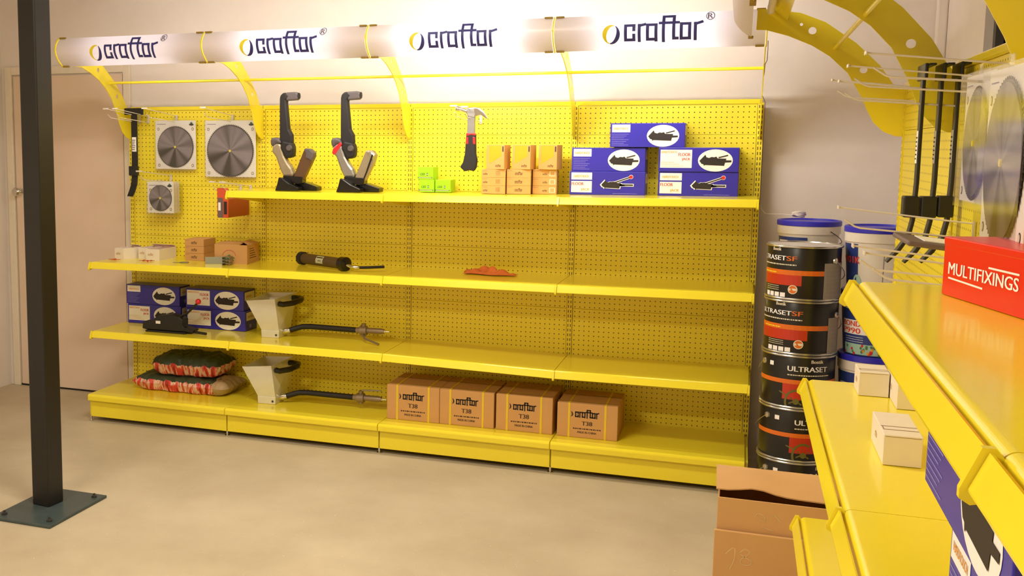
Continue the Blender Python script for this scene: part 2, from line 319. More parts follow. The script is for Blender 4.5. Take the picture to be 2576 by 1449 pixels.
# ------------------------------------------------------------------ shelving bays
def shelf(parent,w,zl,zr,d,last,first,zb=0.):
    """powder coated deck with rolled front edge, sloping price strip and cantilever brackets"""
    z=lambda x:zl+(zr-zl)*x/w
    mb=MB(); x0,x1=.0015,w-.0015
    prof=[(0,0)]+[(-(d-.021)+.013*math.cos(a_*PI/24),-.013+.013*math.sin(a_*PI/24)) for a_ in range(12,25)]+[(-(d-.008),-.027),(-(d-.012),-.027),(-(d-.016),-.012),(-(d-.035),-.006),(0,-.005)]
    n=len(prof); vs=[(x0,y,z(x0)+q) for y,q in prof]+[(x1,y,z(x1)+q) for y,q in prof]
    mb.add(vs,[tuple(range(n))[::-1],tuple(range(n,2*n))]+[(i,(i+1)%n,n+(i+1)%n,n+i) for i in range(n)])
    s=mb.build('shelf','yellow',parent)
    st=MB(); q=[(-d+.002,-.002),(-d-.001,-.001),(-d-.014,-.032),(-d-.014,-.0345),(-d-.008,-.0355),(-d-.009,-.033),(-d+.0005,-.004)]
    n=len(q); xa,xb=.006,w-.006; vs=[(xa,y,z(xa)+t) for y,t in q]+[(xb,y,z(xb)+t) for y,t in q]
    st.add(vs,[tuple(range(n))[::-1],tuple(range(n,2*n))]+[(i,(i+1)%n,n+(i+1)%n,n+i) for i in range(n)]); st.build('price_strip','yellow',s)
    for side in ((0,1) if last else (0,)):
        x=0 if side==0 else w
        zz=z(x); hw=.0045
        a,b=(x-hw,x+hw)
        MB().prism([(-.004,zz-.008),(-d+.012,zz-.008),(-d+.004,zz+.002),(-d-.006,zz+.002),(-d-.020,zz-.033),(-d-.020,zz-.041),(-d-.012,zz-.046),(-d+.03,zz-.036),(-.004,zz-.085)],'x',a,b).build('shelf_bracket','yellow',s)
    return s
CANF=[(0.0,1.62),(.03,1.622),(.07,1.638),(.105,1.67),(.13,1.715),(.154,1.767),(.204,1.85),(.27,1.912),(.335,1.953),(.42,1.99)]
CANB=[(.38,2.072),(.29,2.035),(.18,1.957),(.092,1.872),(.045,1.805),(.03,1.79),(0,1.79)]
def sheet_d(t,d0): return d0+.025*t+.052*4*t*(1-t)
def bracket(parent,x,d0,tip,k=1.):
    """curved canopy arm cut from plate, with drilled holes; tip = where the arm meets the sign"""
    pts=[(a*k,b) for a,b in CANF]+[(.5*k,2.014)]
    if tip: pts+=[(d0-.04,2.014),(d0-.005,2.0)]+[(sheet_d(i/10,d0)+.005,2.003+.152*i/10) for i in range(11)]+[(d0+.01,2.155),(d0-.01,2.10)]
    else: pts+=[(.51,2.016),(.508,2.092)]
    pts+=[(.5*k,2.09)]+[(a*k,b) for a,b in CANB]
    cu=bpy.data.curves.new('b','CURVE'); cu.dimensions='2D'; cu.fill_mode='BOTH'; cu.extrude=.0022
    def sp(q):
        s=cu.splines.new('POLY'); s.points.add(len(q)-1); s.use_cyclic_u=True
        for i,(a,b) in enumerate(q): s.points[i].co=(a,b,0,1)
    sp(pts)
    for (a,b,r) in ((.34,2.01,.0125),(.148,1.868,.0125),(.40,2.035,.0055),(.46,2.055,.0)) if tip else ((.335*k,2.006,.0135),(.15*k,1.86,.0125),(.375*k,2.03,.0055)):
        if r: sp([(a+r*math.cos(2*PI*i/16),b+r*math.sin(2*PI*i/16)) for i in range(16)])
    o=bpy.data.objects.new('b',cu); COL.objects.link(o); bpy.context.view_layer.update()
    me=bpy.data.meshes.new_from_object(o.evaluated_get(bpy.context.evaluated_depsgraph_get())); bpy.data.objects.remove(o); bpy.data.curves.remove(cu)
    for v in me.vertices:
        a,b,c=v.co; v.co=(x+c,-a,b)
    me.materials.clear(); me.materials.append(M('yellow')); me.name='canopy_arm'
    bm=bmesh.new(); bm.from_mesh(me); bmesh.ops.recalc_face_normals(bm,faces=bm.faces); bm.to_mesh(me); bm.free()
    r=bpy.data.objects.new('canopy_arm',me); COL.objects.link(r); r.parent=parent; return r
SEAMS=(1.642,1.342,1.042,.742,.442,.142)
def bay(label,loc,rz,w,shelves,base,last,first,peg,d0,tip,kick=True,group=None,k=1.):
    b=thing('shelving_bay',label,'shelving',loc,rz,group)
    for x in ((0,w) if last else (0,)):
        MB().box((x-.0135,-.004,.03),(x+.0135,.055,1.795)).build('upright','slots',b) if x==0 else MB().box((-.0135,-.004,.03),(.0135,.055,1.795)).build('upright','slots',b,loc=(w,0,0))
        MB().lathe([(.014,0),(.014,.006),(.006,.008),(.006,.03)],12).build('foot','chrome',b,loc=(x,-base[1]+.035,0),smooth=True)
    tops=(1.789,)+SEAMS[:-1]
    for t0,t1 in zip(tops,SEAMS):
        MB().box((.0155,0,t1+.0006),(w-.0155,.012,t0-.0006)).build('back_panel',peg,b,bevel=.0008,seg=1)
    MB().box((.002,-.008,1.789),(w-.002,.03,1.812)).build('top_rail','yellow',b,bevel=.004)
    for (zl,zr,d) in shelves: shelf(b,w,zl,zr,d,last,first)
    zb,bd,kd=base
    prof=[(-.003,zb),(-bd+.012,zb),(-bd+.003,zb-.003),(-bd,zb-.012),(-bd,zb-.036),(-bd+.006,zb-.038),(-bd+.01,zb-.034),(-bd+.01,zb-.012),(-.003,zb-.008)]
    MB().prism(prof,'x',.0015,w-.0015).build('base_deck','yellow',b,bevel=.004)
    MB().box((.003,-kd,.026),(w-.003,-kd+.012,zb-.014)).build('kick_plate','yellow',b,bevel=.003)
    for x in ((0,w) if last else (0,)):
        MB().box((x-.012,-kd+.016,.03),(x+.012,-.006,zb-.012)).build('base_leg','yellow',b)
        bracket(b,x,d0,tip,k)
    MB().tube([(0,-.24,1.942),(w,-.24,1.942)],.0075,10).build('canopy_rod','yellow',b,smooth=True)
    return b
W=.88; D=.462; BASE=(.162,.523,.494)
Z1=(None,1.342,1.339,1.342,1.348); Z2=(.919,.919,.919,.919,.924); Z3=(.519,.518,.516,.499,.503)
lab=('leftmost bay of the long yellow pegboard shelving, with saw blades hung on its panel','second bay of the long yellow shelving, with two floor nailers standing on its top shelf',
 'third bay of the long yellow shelving, with hammer and green cartons above','rightmost bay of the long yellow shelving, holding the blue floor jack cartons on top shelf')
for i in range(4):
    sh=[(Z2[i],Z2[i+1],D),(Z3[i],Z3[i+1],D)]
    if i: sh.insert(0,(Z1[i],Z1[i+1],D))
    bay(lab[i],(i*W,0,0),0,W,sh,BASE,i==3,i==0,'peg',.675,True,group='bays of the shelving along the back wall')
# canopy signs
def sign(label,loc,rz,w,d0,tube,letters,reg=True,group='translucent canopy signs'):
    s=thing('canopy_sign',label,'sign',loc,rz,group)
    n=18; mb=MB(); vs=[];fs=[]
    for i in range(n+1):
        t=i/n
        for x in (.006,w-.006): vs.append((x,-sheet_d(t,d0),2.005+.148*t))
    fs=[(2*i,2*i+1,2*i+3,2*i+2) for i in range(n)]
    sh=mb.add(vs,fs).build('opal_panel','opal',s,smooth=True)
    for x in (.008,w-.043):
        for t in (0,1):
            MB().box((x,-.012,-.004),(x+.035,.006,.004)).build('panel_clip','yellow_dark',s,loc=(0,-sheet_d(t,d0),2.005+.148*t),bevel=.001)
    if letters:
        P=Print(); logo(P,.305,.034,.000545,.00064,step=.008,reg=reg)
        L=.166
        def fn(u,v,d):
            t=v/L; dd=sheet_d(t,d0); return (u,-dd-.0012-d*1.0,2.005+.148*t)
        P.build('lettering',s,fn,.0006)
    l=MB().tube([(.18,0,0),(w-.18,0,0)],.0125,12).build('lamp_tube',tube if tube else 'white_card',s,loc=(0,-(d0-.06),2.083),smooth=True)
    h=MB().box((.02,-.008,.004),(w-.02,.008,.02)); h.box((.155,-.012,-.026),(.18,.012,.004)); h.box((w-.18,-.012,-.026),(w-.155,.012,.004))
    h.build('lamp_batten','housing',s,loc=(0,-(d0-.06),2.098),bevel=.002)
    return s
for i,(tb,l) in enumerate((('tube_a','leftmost craftor canopy sign, above the hanging saw blades'),('tube_b','second craftor canopy sign, above the two floor nailers'),('tube_c','brightest craftor canopy sign, above the hanging hammer'),('tube_d','rightmost craftor canopy sign, above the blue floor jack cartons'))):
    sign(l,(i*W,0,0),0,W,.675,tb,True,reg=(i!=2))
cab=MB().tube([(3.527,-.62,2.03),(3.53,-.5,2.01),(3.532,-.3,1.972),(3.524,-.3,1.955),(3.524,-.22,1.925),(3.52,-.15,1.89),(3.521,-.04,1.83),(3.538,.06,1.8),(3.537,.07,1.3)],.0016,6).build('power_cable','cable_brown',smooth=True)
tag(cab,'thin brown cable hanging down at the right end of the lit craftor signs','cable')
# right hand run
XR=3.985; YB=(-1.22,-2.26,-3.43,-4.57,-5.71); Y0=YB[0]; DR=.34
rl=('far bay of the right yellow run, with black bars hung on its panel','second bay of the right yellow run, with white boxes on its middle shelf','third bay of the right yellow run, with the red box on its top shelf','nearest bay of the right yellow run, at the bottom right corner of the photo')
for i in range(4):
    sh=[]
    if i>0: sh=[(.919,.919,DR),(.51,.51,DR)]
    if i>1: sh.insert(0,(1.342,1.342,DR))
    bay(rl[i],(XR,YB[i],0),-PI/2,YB[i]-YB[i+1],sh,((.162,.13,.115) if i==0 else (.162,.40,.372)),i==3,i==0,'peg_wide',.50,False,group='bays of the shelving along the right wall',k=(.95,.84,.87,.87)[i])
for i in range(2):
    sign(('far blank canopy sheet over the right yellow run, end towards the lit signs','near blank canopy sheet over the right yellow run, beyond the top of the photo')[i],(XR,YB[i],-.018),-PI/2,YB[i]-YB[i+1],.525,None,False,group='blank sheets over the right shelving run')
sl=MB(); sl.prism([(.405,2.045),(.450,2.082),(.447,2.088),(.402,2.051)],'x',.0,1.6); [sl.v.__setitem__(i,(v[0],-v[1],v[2])) for i,v in enumerate(sl.v)]
tag(sl.build('lamp_reflector','yellow',loc=(XR,Y0-.004,0),rot=(0,0,-PI/2)),'sloping yellow metal strip running under the right canopy arms','strip')
# ------------------------------------------------------------------ display hooks
def make_hook(label,L=.36,group='white display hooks on the back pegboard'):
    h=thing('display_hook',label,'hook',group=group)
    MB().box((-.007,-.004,-.045),(.007,0,.006)).build('back_plate','white_wire',h,bevel=.001)
    MB().tube([(0,-.003,0),(0,-.03,.002),(0,-L+.02,.031),(0,-L,.033)],.0021,8).build('tag_wire','white_wire',h,smooth=True)
    MB().box((-.018,-L-.004,.029),(.018,-L,.037)).build('price_holder','white_wire',h,bevel=.001)
    MB().tube([(0,-.003,-.035),(0,-.02,-.036),(0,-L+.06,-.018),(0,-L+.045,-.014),(0,-L+.018,.002)],.0024,8).build('prong','white_wire',h,smooth=True)
    return h
HG='white display hooks on the back pegboard'
hk=make_hook('white double hook carrying the smaller upper saw blade'); hk.location=(.316,-.004,1.757)
for x,z,l in ((.686,1.757,'white double hook carrying the largest saw blade'),(.272,1.405,'white double hook carrying the small saw blade pack'),(.735,1.352,'white double hook in front, left of the two holding the orange pack'),(.80,1.352,'white double hook holding the orange pack, nearer the top shelf'),
    (.062,1.757,'left one of the two white hooks carrying the black pull bar'),(.124,1.757,'right one of the two white hooks carrying the black pull bar'),(2.15,1.745,'right one of the two white hooks under the hammer head'),(2.095,1.75,'left one of the two white hooks under the hammer head')):
    dup(hk,l,(x,-.004,z))
HR='white display hooks on the right pegboard'
for y,z,l in ((-3.03,1.745,'nearest upper white hook on the right run, above the saw blade pack'),(-2.62,1.747,'upper white hook on the right run, second from the camera'),(-2.37,1.724,'upper white hook on the right run, third from the camera'),(-2.12,1.742,'farthest upper white hook on the right run, carrying the black bars'),
    (-2.58,1.398,'topmost of the three lower white hooks on the right run'),(-3.0,1.337,'middle one of the three lower white hooks on the right run'),(-3.23,1.343,'lower white hook on the right run closest to the red box')):
    dup(hk,l,(XR-.004,y,z),-PI/2,HR,scale=(1,.83,1))
# ------------------------------------------------------------------ saw blades in blister packs
def blade_pack(label,w,h,r,loc,rz=0,depth=.012,group='saw blades in clear packs on the back pegboard',cz=None,teeth=72):
    b=thing('saw_blade_pack',label,'saw blade',loc,rz,group)
    MB().box((-w/2,-.0015,-h/2),(w/2,0,h/2)).build('backing_card','label_white',b)
    cz=-.01 if cz is None else cz
    P=Print(); q=w/2-.03; t=h/2-.028
    P.rect(-w/2+.012,h/2-.022,-w/2+.07,h/2-.0195,'ink_navy',1); P.ell(w/2-.028,h/2-.024,.016,.006,'ink_black',1); P.ell(w/2-.028,h/2-.02,.009,.011,'ink_green',1)
    for (x,z) in ((-w/2+.02,h/2-.05),(w/2-.02,h/2-.05),(-w/2+.022,-h/2+.022),(w/2-.022,-h/2+.022)):
        P.ell(x,z,.008,.009,'ink_brown',1,12); P.ell(x,z,.0055,.0065,'label_cream',2,12)
    P.build('printed_card',b,lambda u,v,d:(u,-.0016-d,v),.0004)
    # blade: ring of teeth, body, bore hub
    n=teeth; pts=[]
    for i in range(n):
        a=2*PI*i/n; pts+=[(r*math.cos(a),r*math.sin(a)),(r*.965*math.cos(a+PI/n*.6),r*.965*math.sin(a+PI/n*.6)),(r*.96*math.cos(a+PI/n*1.5),r*.96*math.sin(a+PI/n*1.5))]
    bl=MB().prism(pts,'y',-.0016,.0,0).build('toothed_rim','blade_teeth',b,loc=(0,-.004,cz))
    MB().prism([(r*.93*math.cos(2*PI*i/64),r*.93*math.sin(2*PI*i/64)) for i in range(64)],'y',-.0012,.0).build('blade_disc','blade',b,loc=(0,-.0062,cz))
    MB().prism([(.0065*math.cos(2*PI*i/20),.0065*math.sin(2*PI*i/20)) for i in range(20)],'y',-.003,.0).build('hub','ink_yellow',b,loc=(0,-.0072,cz))
    m=MB(); m.box((-w/2-.004,-.013,-h/2-.012),(w/2+.004,-.0122,h/2+.004)); 
    if depth>.02: m.box((-w/2-.003,-.012,-h/2-.011),(w/2+.003,depth,-h/2-.0102)); m.box((w/2+.003,-.012,-h/2-.01),(w/2+.004,depth,h/2+.003))
    m.build('clear_cover','clear',b)
    MB().box((-.018,-.003,h/2-.002),(.018,-.001,h/2+.02)).build('hang_tab','clear',b)
    if depth>.02:
        for k in range(3): MB().box((-w/2,.004+k*.03,-h/2),(w/2,.0055+k*.03,h/2)).build('backing_card','white_card',b)
    return b
blade_pack('smaller of the two large circular saw blades, left one in the upper row',.27,.285,.124,(.322,-.03,1.587),cz=-.012)
blade_pack('largest circular saw blade on a white card, right one in the upper row',.325,.325,.154,(.683,-.03,1.565),cz=-.012,teeth=84)
blade_pack('small circular saw blade pack hung low beside the black pull bar',.178,.183,.078,(.262,-.11,1.279),depth=.1,cz=-.004,teeth=60)
blade_pack('circular saw blade in creased clear pack on the right run, above the red box',.29,.265,.118,(3.9,-3.0,1.60),-PI/2,group='saw blades on the right pegboard')
blade_pack('large clear blade pack at the right edge of the photo behind the red box',.31,.29,.14,(3.85,-3.52,1.567),-PI/2,group='saw blades on the right pegboard')
# creased outer bags of the two right packs
def bag_sheet(parent,w,h,seed):
    r=random.Random(seed); nx,nz=9,11; vs=[(-w/2+w*i/nx,-.03-r.uniform(0,.018)*(0<i<nx),-h/2+h*j/nz) for j in range(nz+1) for i in range(nx+1)]
    MB().add(vs,[(j*(nx+1)+i,j*(nx+1)+i+1,(j+1)*(nx+1)+i+1,(j+1)*(nx+1)+i) for j in range(nz) for i in range(nx)]).build('creased_bag','clear',parent,norm=False)
gp=thing('blister_pack','small grey pack lying on the lower hook behind the red box','pack',(3.90,-2.66,1.353))
MB().box((-.09,-.15,-.006),(.07,.12,.006)).build('pack_body','pack_grey',gp,rot=(0,.12,0),bevel=.004)
MB().box((-.05,-.1,.0065),(.03,.06,.0085)).build('pack_label','label_white',gp,rot=(0,.12,0))
rp=thing('blister_pack','small orange pack on the lower hook left of the red box','pack',(3.83,-3.20,1.30))
MB().box((-.05,-.03,-.05),(.06,.03,.012)).build('pack_body','orange_pack',rp,bevel=.006)
MB().box((-.052,-.032,-.03),(-.05,.032,.0)).build('pack_label','label_cream',rp)
# ------------------------------------------------------------------ pull bars
def pull_bar(label,loc,rz=0,group=None):
    b=thing('pull_bar',label,'pull bar',loc,rz,group)
    pr=[(0,.0),(0,-.30),(-.004,-.40),(-.012,-.445),(-.035,-.485),(-.062,-.515),(-.066,-.512),(-.042,-.478),(-.02,-.442),(-.012,-.40),(-.008,-.30),(-.008,0)]
    MB().prism(pr,'x',-.020,.020).build('bar','black_steel',b,bevel=.0015)
    MB().box((-.064,-.010,-.034),(.064,-.002,.006)).build('top_plate','black_steel',b,bevel=.002)
    MB().box((-.064,-.002,.0),(.064,.016,.006)).build('turned_edge','black_steel',b,bevel=.002)
    MB().box((-.027,-.034,-.392),(.024,.003,-.336)).build('striking_block','black_steel',b,bevel=.004)
    l=MB().box((-.0145,-.0095,-.25),(.0145,-.0088,-.165),0)
    for k in range(6): l.box((-.014,-.0100,-.24+k*.011),(.004+.002*(k%3),-.0096,-.236+k*.011),1)
    l.build('label',['label_white','ink_black'],b); return b
pb=pull_bar('black steel pull bar hung at the left end of the back pegboard',(.077,-.085,1.797))
pg='black pull bars on the right pegboard'
for x,zz,l in ((3.884,1.79,'outermost of three black pull bars on one hook of the right run'),(3.925,1.79,'middle one of the three black pull bars on the right run'),(3.964,1.792,'innermost pull bar on the right run, nearest the yellow panel')):
    dup(pb,l,(x,-2.365,zz),-PI/2,pg)
# ------------------------------------------------------------------ orange pack on the hook
op=thing('tool_pack','orange and grey tool pack hanging partly behind the end of the top shelf','pack',(.775,-.31,1.185))
MB().box((-.03,0,0),(.032,.27,.105)).build('pack_box','pack_brown',op,bevel=.004)
MB().box((-.034,-.004,0),(.034,0,.165)).build('front_card','orange_pack',op,bevel=.001)
l=MB().box((-.030,-.0055,.0),(.002,-.0045,.11)); l.box((-.027,-.0062,.04),(-.012,-.0056,.085),1); l.box((.008,-.0062,.02),(.026,-.0052,.09),2); l.build('printed_label',['pack_grey','label_white','ink_black'],op)
MB().box((-.02,-.002,.165),(.02,.0,.178)).build('hang_tab','clear',op)
# ------------------------------------------------------------------ hammer
hm=thing('hammer','claw hammer with red and black grip hanging from the back pegboard','hammer',(2.16,-.25,1.745),0)
MB().prism([(-.028,.02),(-.022,.03),(.018,.033),(.022,.0),(.018,-.02),(-.02,-.012)],'y',-.012,.012).build('hammer_eye','silver',hm,bevel=.004)
MB().tube([(-.083,.0,.028),(-.078,.0,.028),(-.07,0,.025),(-.05,0,.022),(-.022,0,.012)],[.013,.0155,.0155,.010,.011],16).build('striking_face','chrome',hm,smooth=True)
c=MB()
for s in (-1,1): c.prism([(.012,.033),(.035,.03),(.06,.012),(.088,-.026),(.078,-.024),(.05,-.004),(.02,-.012)],'y',s*.003,s*.016)
c.build('claw','chrome',hm,bevel=.003)
MB().prism([(-.021,.0),(.021,.0),(.018,-.04),(.019,-.105),(-.022,-.105),(-.02,-.04)],'y',-.009,.009).build('shaft','silver',hm,bevel=.003)
MB().prism([(-.023,-.095),(.021,-.095),(.024,-.11),(.026,-.2),(.033,-.23),(.03,-.268),(.018,-.288),(-.008,-.284),(-.03,-.29),(-.055,-.268),(-.04,-.245),(-.03,-.2),(-.026,-.12)],'y',-.014,.014).build('grip','black_rubber',hm,bevel=.006)
g=MB(); g.prism([(-.024,-.096),(.022,-.096),(.023,-.108),(.0,-.104),(-.024,-.112)],'y',-.0155,.0155); g.prism([(-.0245,-.118),(-.013,-.114),(-.012,-.150),(-.025,-.152)],'y',-.0155,.0155); g.prism([(.010,-.114),(.0225,-.118),(.024,-.152),(.012,-.150)],'y',-.0155,.0155)
g.build('red_inlay','red_ball',hm,bevel=.002)
# ------------------------------------------------------------------ floor nailers
def nz(q): return [((x-404)*.000451,(1345-y)*.000413) for x,y in q]
def nailer(label,loc,kind):
    n=thing('floor_nailer',label,'nailer',loc,0,'floor nailers on the top shelf')
    def part(name,pts,y0,y1,m,bev=.006): return MB().prism(nz(pts),'y',y0,y1).build(name,m,n,bevel=bev)
    part('handle_arm',[(256,150),(266,105),(300,78),(345,70),(400,120),(345,178),(380,545),(420,620),(425,735),(300,770),(255,690)],-.019,.019,'black_rubber',.01)
    g=part('hand_grip',[(330,72),(470,66),(497,90),(499,160),(480,172),(345,180)],-.018,.018,'grey_plastic',.009)
    MB().tube([(0,0,0),(.006,0,0)],.017,16).build('grip_cap','black_rubber',g,loc=((488-404)*.000451,0,(1345-118)*.000413),smooth=True)
    part('valve_head',[(300,690),(425,720),(442,800),(434,905),(345,928),(318,880),(268,790)],-.03,.03,'black_rubber',.012)
    MB().tube([(0,-.038,0),(0,-.028,0)],[.014,.018],16).build('trigger_knob','grey_plastic',n,loc=((395-404)*.000451,0,(1345-790)*.000413),smooth=True)
    part('cylinder_cap',[(135,690),(160,660),(205,652),(262,668),(290,735),(215,735),(165,785),(145,745)],-.027,.027,'grey_plastic',.012)
    part('body',[(168,765),(215,722),(275,735),(322,890),(372,985),(420,1050),(445,1120),(440,1165),(308,1165),(268,1080),(205,900),(155,840)],-.024,.024,'alu_warm' if kind==0 else 'silver',.012)
    if kind: part('red_band',[(168,800),(262,705),(285,735),(205,862),(172,872),(158,845)],-.0255,.0255,'red_ball',.003)
    mg=part('magazine',[(575,815),(650,812),(700,868),(672,975),(560,1215),(452,1190),(444,1150)],-.02,.02,'brown_alu' if kind==0 else 'alu_warm',.006)
    mc=part('magazine_cap' ,[(575,806),(600,795),(650,800),(706,850),(700,900),(672,965),(640,935),(603,925),(600,860)] if kind==0 else [(585,850),(605,822),(650,835),(690,875),(672,945),(640,920)],-.025,.025,'grey_plastic' if kind==0 else 'chrome',.006)
    if kind:
        MB().prism(nz([(655,860),(672,870),(598,1085),(560,1190),(548,1180),(585,1080)]),'y',-.028,-.02).build('feed_rail','black_gloss',n,bevel=.002)
    s=MB(); s.prism(nz([(308,1150),(565,1165),(562,1250),(500,1262),(400,1235),(318,1180)]),'y',-.03,.03)
    s.prism(nz([(300,1170),(340,1180),(440,1250),(553,1300),(553,1345),(250,1345),(278,1265)]),'y',-.075,-.01)
    s.prism(nz([(440,1225),(560,1235),(640,1262),(725,1292),(725,1345),(440,1345)]),'y',.0,.075)
    s.build('base_shoe','black_gloss',n,bevel=.004); return n
nailer('left of the two floor nailers, with grey caps and brown magazine',(1.175,-.27,1.342),0)
nailer('right of the two floor nailers, with red band and chrome magazine end',(1.528,-.27,1.3405),1)
# ------------------------------------------------------------------ cartons
JB=[(1195,290),(1270,205),(1285,240),(1320,250),(1350,235),(1385,240),(1410,230),(1430,255),(1540,258),(1535,280),(1605,280),(1605,305),(1525,310),(1515,355),(1270,345),(1255,357),(1248,335),(1225,330)]
def jack_pic(P,cx,cy,s,long=False):
    q=lambda p,k=1.:(cx+(p[0]-1400)*s*k,cy-(p[1]-280)*s*k)
    if long:
        P.poly([q(p,1.13) for p in JB],'label_white',2); P.stroke([q((1430,250)),q((1700,150))],42*s,'label_white',2); P.stroke([q((1530,292)),q((1740,292))],50*s,'label_white',2)
        P.stroke([q((1430,250)),q((1700,150))],20*s,'ink_black',3); P.stroke([q((1530,292)),q((1740,292))],26*s,'ink_black',3)
        a=q((1715,145)); P.ell(a[0],a[1],38*s,38*s,'label_white',2,18); P.ell(a[0],a[1],30*s,30*s,'red_ball',4,18)
    else: P.stroke([q((1440,245)),q((1560,213))],16*s,'ink_black',3,ext=0)
    P.poly([q(p) for p in JB],'ink_black',3)
JW,JH,JD=.365,.1175,.15
def jack_carton(label,loc,kind,rz=0,group='blue floor jack cartons',scale=1,w=JW):
    b=thing('floor_jack_carton',label,'carton',loc,rz,group)
    MB().box((0,0,0),(w,JD,JH-.0008)).build('carton','blue_box',b,bevel=.002)
    P=Print(); h=JH
    if kind=='A':
        P.rect(.008,.62*h,.27*w,.94*h,'label_white',1); P.text('HARDTOUCH',.145*w,.72*h,.1*h,'ink_orange',2,w=.19*w,align='c')
        for k in range(7): P.scrawl(.008,(.53-.075*k)*h,(.25-.03*(k%3))*w,.018*h,'ink_pale',1,seed=k)
    elif kind=='B':
        P.rect(.008,.64*h,.30*w,.94*h,'label_white',1); P.text('HARDTOUCH',.155*w,.735*h,.1*h,'ink_orange',2,w=.20*w,align='c')
        P.rect(.008,.1*h,.30*w,.58*h,'label_white',1); P.text('FLOOR',.03*w,.40*h,.13*h,'ink_red',2,w=.16*w); P.text('JACK',.27*w,.15*h,.13*h,'ink_orange',2,w=.115*w,align='r')
        P.scrawl(.58*w,.06*h,.9*w,.02*h,'ink_pale',1,seed=3)
    else:
        P.rect(.008,.16*h,.42*w,.90*h,'label_white',1); P.text('HARDTOUCH',.03*w,.76*h,.09*h,'ink_orange',2,w=.2*w); P.text('FLOOR',.40*w,.64*h,.13*h,'ink_red',2,w=.15*w,align='r'); P.text('JACK',.40*w,.44*h,.13*h,'ink_red',2,w=.105*w,align='r')
        for k in range(3): P.scrawl(.03*w,(.38-.08*k)*h,(.2+.06*k)*w,.018*h,'ink_orange',2,seed=k+5)
    if kind=='B': jack_pic(P,.58*w,.46*h,w*.00075,True)
    else: P.ell(.71*w,.47*h,.215*w,.45*h,'label_white',1); jack_pic(P,.71*w,.48*h,w*.00098*.98)
    P.build('printed_face',b,front((0,0),0),.0005)
    Q=Print(); Q.rect(.012,.5*h,JD-.012,.9*h,'label_cream',1); Q.text('HARDTOUCH',.03,.63*h,.1*h,'ink_orange',2,w=.07); Q.rect(.05,.12*h,.075,.3*h,'ink_pale',1)
    Q.build('end_label',b,lambda u,v,d:(w+d,u,v),.0005); return b
z1=1.343; sx=JH
jack_carton('lower left blue carton on the top shelf, showing a jack with a red knob',(2.643,-.145,z1),'B')
jack_carton('left blue carton in the second tier on the top shelf',(2.65,-.14,z1+sx),'A',w=.355)
c0=jack_carton('lower right blue carton on the top shelf, a jack with a red knob pictured',(3.069,-.15,z1+.002),'B')
jack_carton('blue carton in the second tier on the top shelf, with the largest white label',(3.068,-.155,z1+.002+sx),'C')
jack_carton('single blue carton at the very top of the pile on the top shelf',(2.835,-.15,z1+.002+2*sx),'A',w=.35)
z3=.5195
jack_carton('lower blue carton behind the black jack, left pile on the lower shelf',(.03,-.125,z3),'C')
jack_carton('upper blue carton of the left pile on the lower shelf',(.022,-.125,z3+sx),'A')
jack_carton('lower blue carton of the pile beside the white hopper',(.44,-.14,z3),'C',w=.388,rz=math.radians(-1))
jack_carton('upper blue carton of the pile beside the white hopper, behind the red knob',(.438,-.14,z3+sx),'C',w=.38,rz=math.radians(-1))
jack_carton('bottom blue carton of the three under the big yellow shelf edge',(3.699,-4.157,.92),'B',-PI/2,w=.42)
jack_carton('middle blue carton on the right run, with orange-lettered label at its far end',(3.697,-4.157,.92+sx),'A',-PI/2,w=.42)
jack_carton('upper blue carton on the right run, lines of small text facing out',(3.688,-4.016,.92+2*sx),'A',-PI/2,w=.46)
# green cartons
def green(label,loc):
    w,d,h=.083,.1,.066; b=thing('green_carton',label,'carton',loc,0,'small green cartons on the top shelf')
    MB().box((0,0,0),(w,d,h-.0006)).build('carton','green_box',b,bevel=.0012)
    P=Print(); P.text('CES',.012,.34*h,.17*h,'ink_dkgreen',2,w=.024,shear=.3); P.ell(.62*w,.42*h,.0062,.0072,'ink_dkgreen',1,16); P.rect(.55*w,.39*h,.69*w,.45*h,'label_cream',2)
    P.rect(.0,.1*h,w-.004,.2*h,'ink_dkgreen',1); P.rect(.004,.12*h,w-.008,.18*h,'label_green',2); P.build('printed_face',b,front((0,0),0),.0004); return b
green('bottom left green carton, under the upper green one',(1.862,-.17,1.342)); green('upper green carton resting on the bottom left one',(1.855,-.168,1.408)); green('bottom right green carton, alone beside the pair',(1.948,-.16,1.342))
# tan cartons
def tan(label,loc,kind,rz=0,d=.12,group='tan cartons on the top shelf',h=.0415,w=.121,m='kraft_tan'):
    b=thing('tan_carton',label,'carton',loc,rz,group)
    MB().box((.0005,0,0),(w-.0005,d,h-.0006)).build('carton',m,b,bevel=.0012)
    P=Print()
    if kind==3:
        P.poly([(.012,h-.004),(.078,h-.004),(.078,h-.058),(.045,h-.078),(.014,h-.095)],'swoosh',1); logo(P,.048,.012,.00005,.00007,'ink_brown','ink_brown',reg=False,ball=False); P.rect(.083,h-.035,.09,h-.008,'ink_brown',1)
    else:
        x={0:.008,1:.042,2:.05}[kind]; logo(P,x,.013,.00005*(1.3 if kind==1 else .8),.00007*(1.3 if kind==1 else .8),'ink_brown','ink_brown',reg=False,ball=False)
        P.scrawl(.006,.034,.03,.0012,'ink_brown',1,seed=2)
        if kind==0:
            for k in range(5): P.scrawl(.072,.012+.0045*k,.094,.0014,'ink_brown',1,seed=k)
        if kind==2:
            P.rect(.084,.008,.113,.033,'label_cream',1); P.rect(.088,.011,.109,.030,'tan_print',2)
    P.build('printed_face',b,front((0,0),0),.0004); return b
mat('swoosh',(246,168,14),.6); mat('tan_print',(206,158,96),.6)
colx=(2.215,2.3375,2.460); coly=(-.245,-.215,-.165); rows=('bottom','middle','upper'); cn=('left','centre','right')
